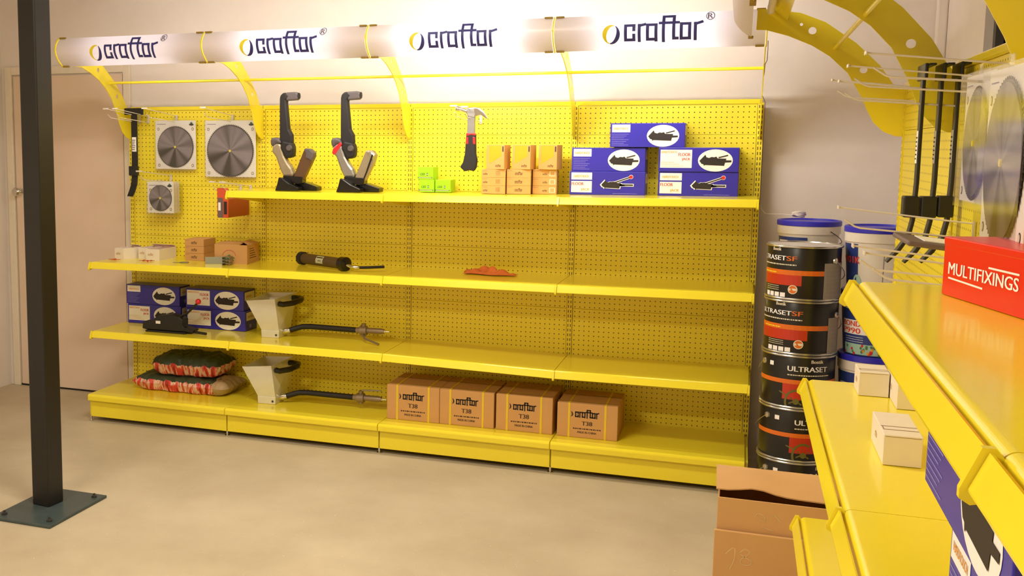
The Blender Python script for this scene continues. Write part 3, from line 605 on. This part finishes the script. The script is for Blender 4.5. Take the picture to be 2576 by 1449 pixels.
for c in range(3):
    for r in range(3): tan('tan carton in the %s row of the low pile, %s column'%(rows[r],cn[c]),(colx[c],coly[c],1.3425+.0415*r),c,math.radians(5))
for k,(x,y,l) in enumerate(((2.236,-.235,'left upright tan carton with orange patch, on top of the low pile'),(2.362,-.205,'middle upright tan carton with orange patch, on top of the low pile'),(2.488,-.17,'right upright tan carton with orange patch, nearest the blue cartons'))):
    tan(l,(x,y,1.3425+.0415*3),3,math.radians(-6),d=.1,h=.1235,w=.095,group='upright tan cartons on the top shelf')
for r in range(3): tan(('bottom','middle','top')[r]+' brown carton of the three stacked beside the open carton',(.446,-.16,.919+.0417*r),1,math.radians(1),d=.15,w=.124,group='brown cartons stacked on the second shelf',m='kraft')
# kraft open carton on the second shelf
kc=thing('open_carton','brown carton with raised flap and green tree print on the second shelf','carton',(.685,-.245,.919),math.radians(6))
w_,d_,h_=.196,.205,.108
kb=MB(); kb.box((0,0,0),(w_,.003,h_)); kb.box((0,d_-.003,0),(w_,d_,h_)); kb.box((0,.003,0),(.003,d_-.003,h_)); kb.box((w_-.003,.003,0),(w_,d_-.003,h_)); kb.box((.003,.003,0),(w_-.003,d_-.003,.003)); kb.build('carton_body','kraft',kc)
MB().hexa([(0,0,h_),(w_-.045,0,h_),(w_-.045,d_*.5,h_+.008),(0,d_*.5,h_+.006),(0,0,h_+.0025),(w_-.045,0,h_+.0025),(w_-.045,d_*.5,h_+.011),(0,d_*.5,h_+.009)]).build('front_flap','kraft',kc)
MB().hexa([(.0,d_*.5,h_+.007),(w_-.04,d_*.5,h_+.009),(w_-.04,d_,h_),(0,d_,h_),(0,d_*.5,h_+.01),(w_-.04,d_*.5,h_+.012),(w_-.04,d_,h_+.003),(0,d_,h_+.003)]).build('rear_flap','kraft',kc)
MB().hexa([(w_-.003,0.02,h_),(w_,.02,h_),(w_,d_,h_),(w_-.003,d_,h_),(w_-.055,.06,h_+.016),(w_-.052,.06,h_+.016),(w_-.045,d_-.02,h_+.018),(w_-.048,d_-.02,h_+.018)]).build('side_flap','kraft',kc)
P=Print(); P.poly([(.055,.018),(.118,.018),(.108,.030),(.125,.034),(.102,.044),(.088,.054),(.074,.044),(.052,.036),(.068,.030)],'ink_green',1)
pa=[(.088+.04*math.cos(math.radians(a)),.042+.036*math.sin(math.radians(a))) for a in range(10,171,16)]; P.stroke(pa,.003,'ink_red',1); P.build('printed_face',kc,front((0,0),0),.0005)
Q=Print()
for k in range(5): Q.scrawl(.02,.03+.013*k,.13-.01*k,.004,'ink_brown',1,seed=k+3)
Q.build('side_print',kc,lambda u,v,d:(w_+d,u+.02,v),.0005)
# white screw boxes
def white_box(label,loc,rz,w,d,h,kind,group):
    b=thing('white_box',label,'box',loc,rz,group)
    if kind=='open':
        m=MB(); t=.0015; m.box((0,0,0),(w,t,h)); m.box((0,d-t,0),(w,d,h)); m.box((0,t,0),(t,d-t,h)); m.box((w-t,t,0),(w,d-t,h)); m.box((t,t,0),(w-t,d-t,t)); m.build('box_body','white_card',b)
        MB().hexa([(0,d,h-.001),(w,d,h-.001),(w,d+.002,h-.001),(0,d+.002,h-.001),(0,d-.03,h+.012),(w,d-.03,h+.012),(w,d-.028,h+.013),(0,d-.028,h+.013)]).build('lid_flap','white_card',b)
        MB().box((t,t,.004),(w-t,d-t,h-.035)).build('screw_fill','copper',b)
    else:
        MB().box((0,0,0),(w,d,h)).build('box_body','white_card',b,bevel=.0015)
        m=MB(); m.box((.002,d*.36,h+.0003),(w-.002,d*.37,h+.0008)); m.box((.004,d*.22,h+.0003),(w-.002,d*.23,h+.0008)); m.box((.004,d*.23,h+.0003),(.0055,d*.36,h+.0008)); m.box((.003,-.0006,h-.004),(w-.003,-.0001,h-.0032)); m.build('tuck_flap','cardboard_edge',b)
    P=Print(); logo(P,.012,h*.42,.00006,.00008,'tan_print','tan_print',reg=False,ball=False)
    if kind=='open': P.build('printed_face',b,front((0,0),0),.0005)
    else: P.build('printed_face',b,lambda u,v,d_:(-d_,d*.75-u,v),.0005)
    return b
mat('cardboard_edge',(150,118,92),.8)
g='open white screw boxes on the second shelf'
white_box('leftmost open white screw box on the second shelf',(.035,-.262,.919),math.radians(-14),.072,.15,.066,'open',g)
white_box('rear open white screw box, between the other two on the second shelf',(.148,-.185,.919),math.radians(-8),.072,.15,.066,'open',g)
white_box('largest open white screw box, nearest the brown cartons',(.240,-.25,.919),math.radians(1),.088,.20,.066,'open',g)
g='white boxes on the right run'
white_box('far white box at the end of the right middle shelf, beside a bucket',(3.766,-2.43,.920),0,.073,.115,.065,'closed',g)
white_box('middle white box, half hidden under the big yellow shelf edge',(3.842,-2.56,.920),0,.073,.2,.065,'closed',g)
white_box('near white box with marked lid on the right middle shelf',(3.751,-3.103,.920),0,.073,.21,.065,'closed',g)
# screws
def screw(label,loc,rz,g):
    s=thing('screw',label,'screw',loc,rz,g); MB().tube([(-.012,0,0),(.012,0,0)],[.0016,.0022],6).build('shank','copper',s,smooth=True); MB().tube([(.012,0,0),(.0145,0,0)],[.0024,.0048],8).build('head','red_ball',s,smooth=True)
for k in range(4): screw('small loose screw in front of the leftmost white screw box',(.045+.016*k,-.325+.012*(k%2),.9242),k*1.3,'loose screws by the leftmost box')
for k in range(6): screw('small loose screw in front of the largest white screw box',(.246+.013*k,-.318+.012*(k%3)*.9,.9242),k*1.9,'loose screws by the largest box')
# cleat strips
tag(MB().box((-.055,-.0015,0),(.055,.0015,.04)).build('cleat_strip','galv',loc=(.700,-.27,.919),rot=(math.radians(-8),0,math.radians(25)),bevel=.0005),'flat metal cleat strip standing on edge beside the open carton','metal strip')
for k in range(3):
    s=thing('staple_stick','%s staple stick of the small pile in front of the open carton'%('bottom','middle','top')[k],'staples',(.79,-.305,.9195+.0165*k),math.radians(8),'staple sticks on the second shelf')
    m=MB(); m.box((-.022,-.012,.012),(.022,.045,.0145)); m.box((-.022,-.012,0),(-.0195,.045,.012)); m.box((.0195,-.012,0),(.022,.045,.012)); m.build('staples','zinc' if k!=1 else 'silver',s)
s=thing('loose_cleats','flat pair of metal cleats lying in front of the brown cartons','metal strip',(.495,-.29,.9195),.1)
MB().box((-.05,-.006,0),(.01,.006,.002)).build('cleat','galv',s); MB().prism([(-.005,-.016),(.04,-.012),(.048,.0),(.035,.014),(-.0,.012)],'z',.002,.006).build('cleat_head','galv',s)
# roller / cartridge gun
rg=thing('cartridge_gun','dark brown tube tool with black end caps lying on the second shelf','tool',(1.335,-.215,.957),math.radians(-30))
def ax(a,b,r,n=24): return MB().tube([(a,0,0),(b,0,0)],r,n)
ax(-.19,.19,.0295).build('barrel','roller',rg,smooth=True)
MB().tube([(-.205,0,0),(-.2,0,0),(-.17,0,0),(-.168,0,0)],[.028,.0365,.0365,.0305],24).build('end_cap','black_rubber',rg,smooth=True)
MB().tube([(.158,0,0),(.16,0,0),(.2,0,0),(.206,0,0)],[.031,.038,.038,.03],24).build('end_cap','black_gloss',rg,smooth=True)
MB().tube([(.205,0,-.005),(.235,.012,-.012),(.262,.03,-.014),(.27,.035,-.014)],[.009,.011,.0125,.006],14).build('brass_fitting','chrome',rg,smooth=True)
MB().tube([(.268,.034,-.014),(.30,.075,-.013),(.335,.15,-.012)],.0075,12).build('hose','black_rubber',rg,smooth=True)
P=Print(); P.rect(-.05,-.022,.012,.022,'label_green',1,1,8); P.rect(-.046,.008,.008,.014,'ink_black',2,1,2); P.rect(-.03,-.01,-.002,-.004,'ink_grey',2,1,2)
P.build('label',rg,lambda u,v,d:(u+.02,-(.0298+d)*math.cos(v/.03+.35),(.0298+d)*math.sin(v/.03+.35)),.0005)
# orange cloth
r=random.Random(4); nx,ny=26,14; vs=[]
for j in range(ny+1):
    for i in range(nx+1):
        u=i/nx; v=j/ny; e=math.sin(PI*u)**.5*math.sin(PI*v)**.5
        hgt=.004+e*(.030*(1-.55*u)+.014*math.sin(9*u+5*v)+.009*math.sin(23*u-11*v)+r.uniform(-.002,.002))
        vs.append((-.13+.27*u+.012*math.sin(7*v),-.055+.11*v*(1-.45*u)+.012*math.sin(8*u)-.01*u,max(.0015,hgt)))
cl=MB().add(vs,[(j*(nx+1)+i,j*(nx+1)+i+1,(j+1)*(nx+1)+i+1,(j+1)*(nx+1)+i) for j in range(ny) for i in range(nx)]).build('cloth','orange_cloth',loc=(2.245,-.15,.9195),smooth=True,norm=False)
m=cl.modifiers.new('s','SOLIDIFY'); m.thickness=.0012; m.offset=1
tag(cl,'crumpled orange cloth lying on the second shelf','cloth')
# hopper sprayers
def hopper(label,loc,up):
    h=thing('hopper_sprayer',label,'hopper gun',loc,0,'hopper sprayers')
    m=MB(); a=[(0,0,.0),(.103,.006,.0),(.106,.165,.0),(.003,.165,0)]
    b=[(-.002,-.002,.044),(.106,.004,.044),(.108,.168,.044),(0,.168,.044)]
    m.hexa(a+b); m.build('foot_block','hopper',h,bevel=.003)
    o=MB(); lo=[(0,0,.044),(.104,.005,.044),(.106,.166,.044),(.002,.166,.044)]; hi=[(-.078,-.036,.208),(.098,-.036,.226),(.132,.2,.236),(-.05,.2,.226)]
    vs=lo+hi+[((p[0]*.97+.0015),p[1]*.97+.002,p[2]+.002) for p in lo]+[(p[0]+(.003 if p[0]<0 else -.003),p[1]+(.003 if p[1]<.1 else -.003),p[2]) for p in hi]
    fs=[(0,1,2,3)]+[(i,(i+1)%4,4+(i+1)%4,4+i) for i in range(4)]+[(8+i,12+i,12+(i+1)%4,8+(i+1)%4) for i in range(4)]+[(4+i,4+(i+1)%4,12+(i+1)%4,12+i) for i in range(4)]+[(11,10,9,8)]
    o.add(vs,fs).build('hopper_bin','hopper',h,norm=False)
    MB().tube([(.11,.0,.196),(.135,-.005,.194),(.178,.03,.2),(.2,.09,.208),(.19,.13,.212),(.15,.15,.212),(.124,.15,.21)],.0155,12).build('bin_handle','black_gloss',h,smooth=True)
    MB().lathe([(.006,0),(.006,.003)],12).build('screw_head','bolt',h,loc=(.088,.004,.018),rot=(PI/2,0,0))
    MB().tube([(.1,.06,.03),(.125,.062,.035),(.152,.068,.042)],[.015,.0165,.014],14).build('outlet','chrome',h,smooth=True)
    MB().tube([(.145,.066,.04),(.175,.075,.050),(.212,.085,.061),(.26,.09,.064),(.535,.1,.060)],.0155,14).build('hose','black_rubber',h,smooth=True)
    gb=MB(); gb.tube([(.528,.1,.06),(.55,.1,.06),(.552,.1,.06),(.59,.1,.062),(.592,.1,.062),(.67,.098,.063),(.69,.097,.063)],[.016,.018,.026,.026,.016,.0165,.013],14); gb.tube([(.572,.1,.03),(.572,.1,.1)],.013,12)
    gb.build('gun_body','gun_metal',h,smooth=True)
    MB().tube([(.688,.097,.063),(.70,.097,.063),(.718,.097,.063)],[.010,.006,.003],10).build('nozzle','chrome',h,smooth=True)
    if up: MB().tube([(.572,.1,.094),(.585,.097,.104),(.69,.09,.112)],[.006,.005,.004],8).build('trigger_lever','silver',h,smooth=True)
    else: MB().tube([(.565,.095,.04),(.59,.06,.024),(.69,.005,.009)],[.007,.006,.006],8).build('trigger_lever','gun_metal',h,smooth=True)
    return h
hopper('white metal hopper sprayer with black hose on the third shelf down',(.985,-.265,.5175),False)
hopper('white metal hopper sprayer on the bottom deck beside the craftor T38 cartons',(1.003,-.355,.1625),True)
# black floor jack tool
fj=thing('floor_jack','black floor jack tool with red ball knob in front of the blue cartons','floor jack',(.0,-.31,.5185))
zz=.5185
def Q2(q): return [(x,z-zz) for x,z in q]
MB().prism(Q2([(.262,.5335),(.268,.576),(.30,.575),(.345,.598),(.36,.61),(.445,.626),(.505,.616),(.53,.60),(.528,.56),(.60,.543),(.59,.5285),(.30,.5285)]),'y',-.035,.035).build('jack_body','black_steel',fj,bevel=.006)
MB().box((.29,-.045,0),(.55,.045,.0105)).build('base_plate','black_steel',fj,bevel=.002)
MB().tube([(.50,0,.026),(.57,-.012,.014),(.672,-.02,.0085)],.0075,8).build('fork_bar','black_steel',fj,smooth=True)
MB().tube([(.47,0,.08),(.54,0,.115),(.604,0,.174)],.007,8).build('lever','black_steel',fj,smooth=True)
MB().ball((.612,0,.186),.0165).build('ball_knob','red_ball',fj,smooth=True)
MB().box((.355,-.037,.05),(.385,-.0355,.066)).build('label','label_white',fj)
# bags
def sack(label,loc,lx,ly,lz,seed,rz=0):
    r=random.Random(seed); nx,ny=40,18; top=[];
    vs=[];fs=[]
    def f(u,v):
        e=(1-abs(2*u-1)**5)**.42*(1-abs(2*v-1)**4)**.42; return e
    for s in (1,-1):
        for j in range(ny+1):
            for i in range(nx+1):
                u=i/nx;v=j/ny; e=f(u,v); n=.004*math.sin(17*u+6*v+seed)+.003*math.sin(43*u-9*v)+.002*math.sin(90*u+31*v)
                z=lz/2+ (lz/2*e+n*e if s>0 else -lz/2*min(1,e*1.25)); vs.append(((u-.5)*lx+.006*math.sin(30*v+u*4),(v-.5)*ly+.008*math.sin(26*u)*(1-abs(2*v-1)*.2),max(z,0)))
    n=(nx+1)*(ny+1)
    for j in range(ny):
        for i in range(nx):
            q=(j*(nx+1)+i,j*(nx+1)+i+1,(j+1)*(nx+1)+i+1,(j+1)*(nx+1)+i); fs.append(q); fs.append(tuple(x+n for x in q[::-1]))
    o=MB().add(vs,fs).build('printed_sack','bag',loc=loc,rot=(0,0,rz),smooth=True); return tag(o,label,'bag','printed sacks on the bottom deck')
sack('lower green and red printed sack, flat on the bottom deck',(.475,-.185,.1625),.62,.27,.095,3)
sack('upper green and red printed sack, lying on the other sack',(.50,-.17,.2595),.43,.26,.12,8,.04)
# T38 cartons
def t38(label,x,y,h,rz=0,w=.283):
    b=thing('strapped_carton',label,'carton',(x,y,.1625),rz,'brown craftor T38 cartons on the bottom deck')
    d=.305; MB().box((0,0,0),(w,d,h)).build('carton','kraft',b,bevel=.003)
    for fx in (.2,.8):
        m=MB(); x_=w*fx; m.box((x_-.005,-.0015,0),(x_+.005,-.0003,h+.0015)); m.box((x_-.005,-.0003,h+.0003),(x_+.005,d,h+.0015)); m.build('strap','strap_yellow',b)
    for fy in (.1,.62):
        m=MB(); m.box((-.0008,d*fy,h+.0016),(w+.0008,d*fy+.01,h+.0026)); m.build('strap','strap_dull',b)
    P=Print(); logo(P,.087,h*.60,.000192,.000215,'ink_black','ink_black',reg=False,ball=False,w=30)
    P.poly([(.066,h*.60),(.075,h*.63),(.078,h*.68),(.074,h*.74),(.066,h*.77),(.070,h*.72),(.071,h*.66)],'ink_black',1)
    P.text('T38',w/2,h*.37,h*.12,'ink_brown',1,align='c',w=.05); P.text('MADE IN CHINA',w/2,h*.135,h*.06,'ink_brown',1,align='c',w=.09); P.scrawl(w*.27,h*.25,w*.73,h*.035,'ink_brown',1,seed=9)
    P.build('printed_face',b,front((0,0),0),.0005); return b
mat('strap_dull',(190,150,70),.45)
t38('first craftor T38 carton from the left, beside the hopper gun nozzle',1.769,-.395,.183); t38('second craftor T38 carton from the left, tight against the first',2.053,-.393,.183)
t38('third craftor T38 carton from the left, before the dark gap',2.346,-.391,.183); t38('rightmost craftor T38 carton, standing apart across the gap',2.652,-.393,.170,w=.29)
# ------------------------------------------------------------------ tins and buckets
TR,TH=.1465,.2335
def tin(label,z,kind,turn,loc=(3.716,-.55)):
    t=thing('adhesive_tin',label,'tin',(loc[0],loc[1],z),0,'stacked black adhesive tins')
    MB().lathe([(TR-.003,.002),(TR,.008),(TR,TH-.012),(TR-.002,TH-.008)],48).build('tin_body','tin_black',t,smooth=True)
    for zz in (.0052,TH-.006): MB().tube([((TR+.002)*math.cos(a*PI/24),(TR+.002)*math.sin(a*PI/24),zz) for a in range(49)],.0052,8,cap=False).build('rim','tin_steel',t,smooth=True)
    MB().lathe([(.001,TH-.014),(TR-.006,TH-.014),(TR-.004,TH-.006)],48).build('lid','tin_lid',t,smooth=True)
    P=Print(); H=TH; N=14; dg=lambda a:math.radians(a)*TR
    if kind==1:
        P.rect(dg(-100),.46*H,dg(30),.55*H,'tin_orange',1,N); P.rect(dg(-100),.27*H,dg(-5),.46*H,'tin_red',1,N)
        P.text('ULTRASET',dg(-31),.72*H,.085*H,'label_white',2,w=.175,align='r'); P.text('SF',dg(-13.5),.72*H,.085*H,'tin_orange',2,w=.042,align='r'); P.text('Bostik',dg(-58),.895*H,.06*H,'label_cream',2,w=.045)
        P.scrawl(dg(-100),.635*H,dg(-14),.022*H,'label_cream',2,seed=5); P.scrawl(dg(-85),.485*H,dg(-48),.02*H,'ink_yellow',2,seed=5)
        P.ell(dg(-18),.2*H,.0195,.0195,'label_cream',3,20); P.ell(dg(-18),.2*H,.016,.016,'tin_orange',4,20); P.rect(dg(-24),.18*H,dg(-12),.22*H,'label_cream',5)
        for k in range(4): P.rect(dg(-72+k*11),.05*H,dg(-63+k*11),.13*H,'label_white',2)
        for k in range(3): P.scrawl(dg(-72),(.17+.035*k)*H,dg(-42),.01*H,'label_cream',2,seed=k)
        P.rect(dg(30),.02*H,dg(100),.69*H,'tin_label',1,N)
        for k in range(8): P.rect(dg(33),(.08+.075*k)*H,dg(75),(.083+.075*k)*H,'ink_grey',2,4)
        ka=52
    else:
        P.rect(dg(-110),.46*H,dg(80),.54*H,'tin_orange',1,2*N); P.rect(dg(-26),.17*H,dg(60),.46*H,'tin_red',1,N)
        P.text('ULTRASET',dg(-19),.70*H,.095*H,'label_white',2,w=.165); P.text('Bostik',dg(17),.86*H,.065*H,'label_cream',2,w=.052); P.scrawl(dg(-19),.62*H,dg(50),.02*H,'label_cream',2,seed=6)
        ar=[(dg(-4)+.042*math.cos(math.radians(a)),.13*H+.05*math.sin(math.radians(a))) for a in range(60,231,15)]; P.stroke(ar,.009,'tin_olive',3)
        P.ell(dg(-4),.14*H,.013,.013,'tin_olive',3,12); P.stroke([(dg(-14),.1*H),(dg(5),.2*H)],.006,'tin_olive',3); P.stroke([(dg(-12),.2*H),(dg(4),.09*H)],.006,'tin_olive',3); P.stroke([(dg(-20),.25*H),(dg(-30),.3*H)],.006,'tin_olive',3)
        P.rect(dg(-52),.76*H,dg(-44),.84*H,'label_white',2); P.rect(dg(18),.03*H,dg(26),.1*H,'label_white',2)
        ka=-68
    P.build('printed_wrap',t,lambda u,v,d:((TR+.0008+d)*math.sin(u/TR+turn),-(TR+.0008+d)*math.cos(u/TR+turn),v),.0005)
    a=math.radians(ka)+turn; s=Vector((math.sin(a),-math.cos(a),0)); p=s*TR+Vector((0,0,.73*TH if kind==1 else .80*TH)); sd=Vector((math.cos(a),math.sin(a),0))
    MB().tube([tuple(p),tuple(p+s*.006),tuple(p+s*.009)],[.014,.012,.004],16).build('handle_lug','tin_steel',t,smooth=True)
    hw=MB(); q=p+s*.007; 
    pts=[]
    sg=1 if kind==1 else -1
    for i in range(15):
        f_=i/14; an=a+sg*PI*f_; dr=math.sin(PI*f_)
        pts.append(((TR+.008+.012*dr)*math.sin(an),-(TR+.008+.012*dr)*math.cos(an),q.z-.11*dr))
    hw.tube(pts,.0018,6).build('wire_handle','tin_steel',t,smooth=True)
    return t
tl=('bottom adhesive tin of the stack, behind the brown carton','second adhesive tin from the floor, with a hanging wire handle','third adhesive tin from the floor, ULTRASET lettering at the right','fourth adhesive tin from the floor, ULTRASET SF in white and orange','top adhesive tin of the stack, pale lid showing')
for i,(kd,tn) in enumerate(((2,.3),(2,.27),(2,0),(1,.23),(1,0))): tin(tl[i],i*.2336,kd,tn)
def bucket(label,loc,kind,lidonly=False,group='white buckets with blue lids'):
    b=thing('plastic_bucket',label,'bucket',loc,0,group); R=.135; H=.25
    MB().lathe([(.110,.0),(.114,.003),(.1285,.185),(.1285,.19),(.134,.19),(.1345,.228),(.130,.230)],48).build('bucket_body','bucket_white',b,smooth=True)
    MB().lathe([(.1355,.226),(.1375,.228),(.1375,.246),(.134,.2495),(.126,.2495),(.122,.243),(.001,.243)],48).build('lid','bucket_blue',b,smooth=True)
    rr=lambda v:.1135+.0147*min(max(v,0),.19)/.185+.0014
    P=Print(); dg=lambda a:math.radians(a)*.12
    if kind==0: P.rect(dg(-80),.02,dg(-5),.176,'bucket_label',1,12,4); P.rect(dg(-72),.150,dg(-45),.16,'label_white',2,6)
    elif kind==1:
        P.rect(dg(-95),.0,dg(-44),.183,'bucket_label',1,12,4); P.text('1K',dg(-56),.108,.026,'ink_redorange',3,w=.034); P.ell(dg(-46),.035,.02,.03,'mint',2,14); P.rect(dg(3),.004,dg(4),.15,'ink_grey',1,1,4)
        P.text('P990',dg(-98),.108,.026,'ink_redorange',3,w=.078)
    else:
        P.rect(dg(-95),.0,dg(20),.18,'bucket_label',1,16,4); P.rect(dg(-73),.082,dg(-15),.138,'label_white',2,12); P.text('BOND',dg(-71),.113,.021,'ink_redorange',3,w=.085); P.text('P990',dg(-71),.086,.021,'ink_redorange',3,w=.085)
        for k in range(3): P.scrawl(dg(-66),.052+.009*k,dg(-25),.002,'label_white',2,seed=k)
        r=random.Random(3)
        P.rect(dg(-70),.004,dg(20),.045,'mint',2,10)
        for k in range(30): P.ell(dg(r.uniform(-68,15)),r.uniform(.006,.04),.005,.006,r.choice(['ink_redorange','swoosh','red_ball','ink_green']),3+k%3,8)
    P.build('printed_wrap',b,lambda u,v,d:((rr(v)+d)*math.sin(u/.12),-(rr(v)+d)*math.cos(u/.12),v),.0005)
    a0=math.radians(38); pts=[]
    for i in range(13):
        f_=i/12; an=a0+PI*f_; pts.append(((.137+.004*math.sin(PI*f_))*math.sin(an),-(.137+.004*math.sin(PI*f_))*math.cos(an),.205-.07*math.sin(PI*f_)))
    MB().tube(pts,.0016,6).build('wire_handle','black_steel',b,smooth=True); return b
for i in range(5): bucket(('lowest bucket of the rear stack, hidden mostly by the tins','second bucket from the floor in the rear stack by the tins','third bucket from the floor in the rear stack by the tins','fourth bucket from the floor in the rear stack by the tins','top bucket of the rear stack, with white string bundle on its lid')[i],(3.748,-.035 if 0 else -.2,i*.2497),0)
fb=[bucket(('lowest bucket of the front stack beside the tins','second bucket from the floor in the front stack beside the tins','third bucket from the floor in the front stack, blue lid above the far white box','fourth bucket from the floor in the front stack, lettered P990','top bucket of the front stack, lettered 1K, crossed by white hooks')[i],(4.008,-.50,(0,.151,.4255,.70,.9745)[i]),(2,2,2,2,1)[i],group='white buckets with blue lids, front stack') for i in range(5)]
for i,b_ in enumerate(fb): b_.scale=(1,1,1.099 if i else .60)
st=thing('string_bundle','bundle of white string with a loose end on the rear bucket lid','string',(3.703,-.2,1.2475))
sb=MB(); r=random.Random(2)
for k in range(9):
    ph=r.uniform(0,PI); til=r.uniform(-.5,.5); pts=[]
    for i in range(17):
        a=2*PI*i/16; v=Vector((.026*math.cos(a),.018*math.sin(a)*math.cos(til),.018*math.sin(a)*math.sin(til)+.004*k*.3)); v=Matrix.Rotation(ph*.4,3,'Z')@v; pts.append((v.x+r.uniform(-.004,.004),v.y,v.z+.022))
    sb.tube(pts,.0042,6)
sb.build('coil','string',st,smooth=True)
MB().tube([(-.02,0,.02),(-.06,.03,.022),(-.1,.09,.018),(-.143,.17,.016),(-.16,.245,.035),(-.17,.31,.12)],.0016,6).build('loose_end','string',st,smooth=True)
# ------------------------------------------------------------------ red box
rb=thing('red_box','glossy red MULTIFIXINGS box on the near top shelf','box',(3.764,-3.562,1.3425),-math.atan2(.257,.062))
MB().box((0,0,0),(.335,.15,.0945)).build('carton','red_box',rb,bevel=.0022)
MB().box((-.0008,-.0008,.082),(.3358,.1508,.0952)).build('lid','red_box',rb,bevel=.0022)
P=Print(); P.text('MULTIFIXINGS',.022,.036,.0195,'label_white',1,w=.222); P.stroke([(.024,.030),(.138,.027)],.003,'label_white',1); P.stroke([(.155,.0605),(.243,.0605)],.003,'label_white',1); P.build('printed_face',rb,front((0,0),0),.0005)
# ------------------------------------------------------------------ big open carton on the floor
bc=thing('shipping_carton','large open brown shipping carton standing on the floor at lower right','carton',(3.424,-2.10,0),math.radians(0))
w_,d_,h_=.415,.40,.49; t=.005
m=MB(); m.box((0,0,0),(w_,t,h_)); m.box((0,d_-t,0),(w_,d_,h_-.03)); m.box((0,t,0),(t,d_-t,h_-.01)); m.box((w_-t,t,0),(w_,d_-t,h_-.01)); m.box((t,t,0),(w_-t,d_-t,t)); m.build('carton_body','carton_kraft',bc,bevel=.001)
fl=MB(); n=12; pts0=[];pts1=[]
for i in range(n+1):
    u=i/n; pts0.append((-.006+w_*u,d_*.02+.03,h_+.012+.016*math.exp(-((u-.28)/.13)**2)-.012*u)); pts1.append((-.012+w_*u,d_-.01,h_-.012-.002*u))
vs=pts0+pts1+[(a,b,c+.004) for a,b,c in pts0+pts1]; k=n+1
fs=[(i,i+1,k+i+1,k+i) for i in range(n)]+[(2*k+i,3*k+i,3*k+i+1,2*k+i+1) for i in range(n)]+[(i,2*k+i,2*k+i+1,i+1) for i in range(n)]+[(k+i,k+i+1,3*k+i+1,3*k+i) for i in range(n)]+[(0,k,3*k,2*k),(k-1,3*k-1,4*k-1,2*k-1)]
fl.add(vs,fs).build('top_flap','carton_kraft',bc,smooth=True)
MB().box((-.006,-.012,h_-.32),(w_*.93,-.0005,h_-.10)).build('front_flap','carton_kraft',bc,rot=(math.radians(1.2),0,0),bevel=.002)
mat('chalk',(236,208,160),.9)
P=Print()
def scr(pts,ox,oy,s):
    q=[Vector(a) for a in pts]; out=[]
    for i in range(len(q)-1):
        p0=q[max(i-1,0)];p1=q[i];p2=q[i+1];p3=q[min(i+2,len(q)-1)]
        for k in range(6):
            t=k/6; out.append(.5*((2*p1)+(p2-p0)*t+(2*p0-5*p1+4*p2-p3)*t*t+(3*p1-p0-3*p2+p3)*t**3))
    out.append(q[-1]); P.stroke([(ox+a.x*s,oy+a.y*s) for a in out],.0022,'chalk',1,ext=.1)
scr([(0,0),(2,2),(2.2,-1),(1.2,-4)],.03,.315,.012)
scr([(0,0),(1.5,1.6),(3,.8),(2,-.6),(.4,-2),(1,-3.4),(3.2,-3.2),(3.6,-2),(2,-1.2),(0,0)],.07,.322,.010)
P.build('chalk_marks',bc,front((0,0),-.0185),.0006)
P=Print(); scr([(0,0),(1,1.2),(2.5,.5),(3,-.8),(1.8,-.9),(.5,.2)],.11,.44,.010); scr([(4.6,.4),(5.5,1),(7.4,-.8)],.11,.44,.010); scr([(2,-3),(3.5,-3.3),(5.2,-3.8)],.11,.44,.010)
P.build('chalk_marks',bc,front((0,0),-.0005),.0006)
# ------------------------------------------------------------------ light
def area(name,loc,size,e,col,rot=(0,0,0),sy=None):
    l=bpy.data.lights.new(name,'AREA'); l.energy=e; l.color=col; l.size=size; l.shape='RECTANGLE' if sy else 'SQUARE'
    if sy: l.size_y=sy
    o=bpy.data.objects.new(name,l); COL.objects.link(o); o.location=loc; o.rotation_euler=rot; return o
WARM=(1.0,.90,.73)
area('ceiling_light',(1.9,-2.5,ZC-.03),1.2,32,(1.0,.91,.77),sy=.3)
area('ceiling_light',(1.2,-5.3,ZC-.03),1.2,62,WARM,sy=.3)
wd=bpy.data.worlds.new('World'); bpy.context.scene.world=wd; wd.use_nodes=True
wd.node_tree.nodes['Background'].inputs[0].default_value=(1,.85,.65,1); wd.node_tree.nodes['Background'].inputs[1].default_value=.3
# ------------------------------------------------------------------ camera (fitted to the photograph)
cam=bpy.data.cameras.new('Camera'); co=bpy.data.objects.new('Camera',cam); COL.objects.link(co)
CAMLOC=(3.45169,-5.52263,1.58138); CXY=(825.827,673.591)
yaw,pitch,roll,f=0.374389,0.115248,0.002299,2641.890
cyw,syw=math.cos(yaw),math.sin(yaw); cp,sp_=math.cos(pitch),math.sin(pitch)
F=Vector((-syw*cp,cyw*cp,-sp_)); R_=Vector((cyw,syw,0)); U=R_.cross(F); c,s=math.cos(roll),math.sin(roll); R2=c*R_+s*U; U2=-s*R_+c*U
mw=Matrix((R2,U2,-F)).transposed().to_4x4(); mw.translation=Vector(CAMLOC); co.matrix_world=mw
cam.sensor_width=36; cam.lens=f*36/2576; cam.shift_x=(1288-CXY[0])/2576; cam.shift_y=(CXY[1]-724.5)/2576; cam.clip_start=.02
sc=bpy.context.scene; sc.camera=co
sc.view_settings.view_transform='Standard'; sc.view_settings.look='None'; sc.view_settings.exposure=.78; sc.view_settings.gamma=1
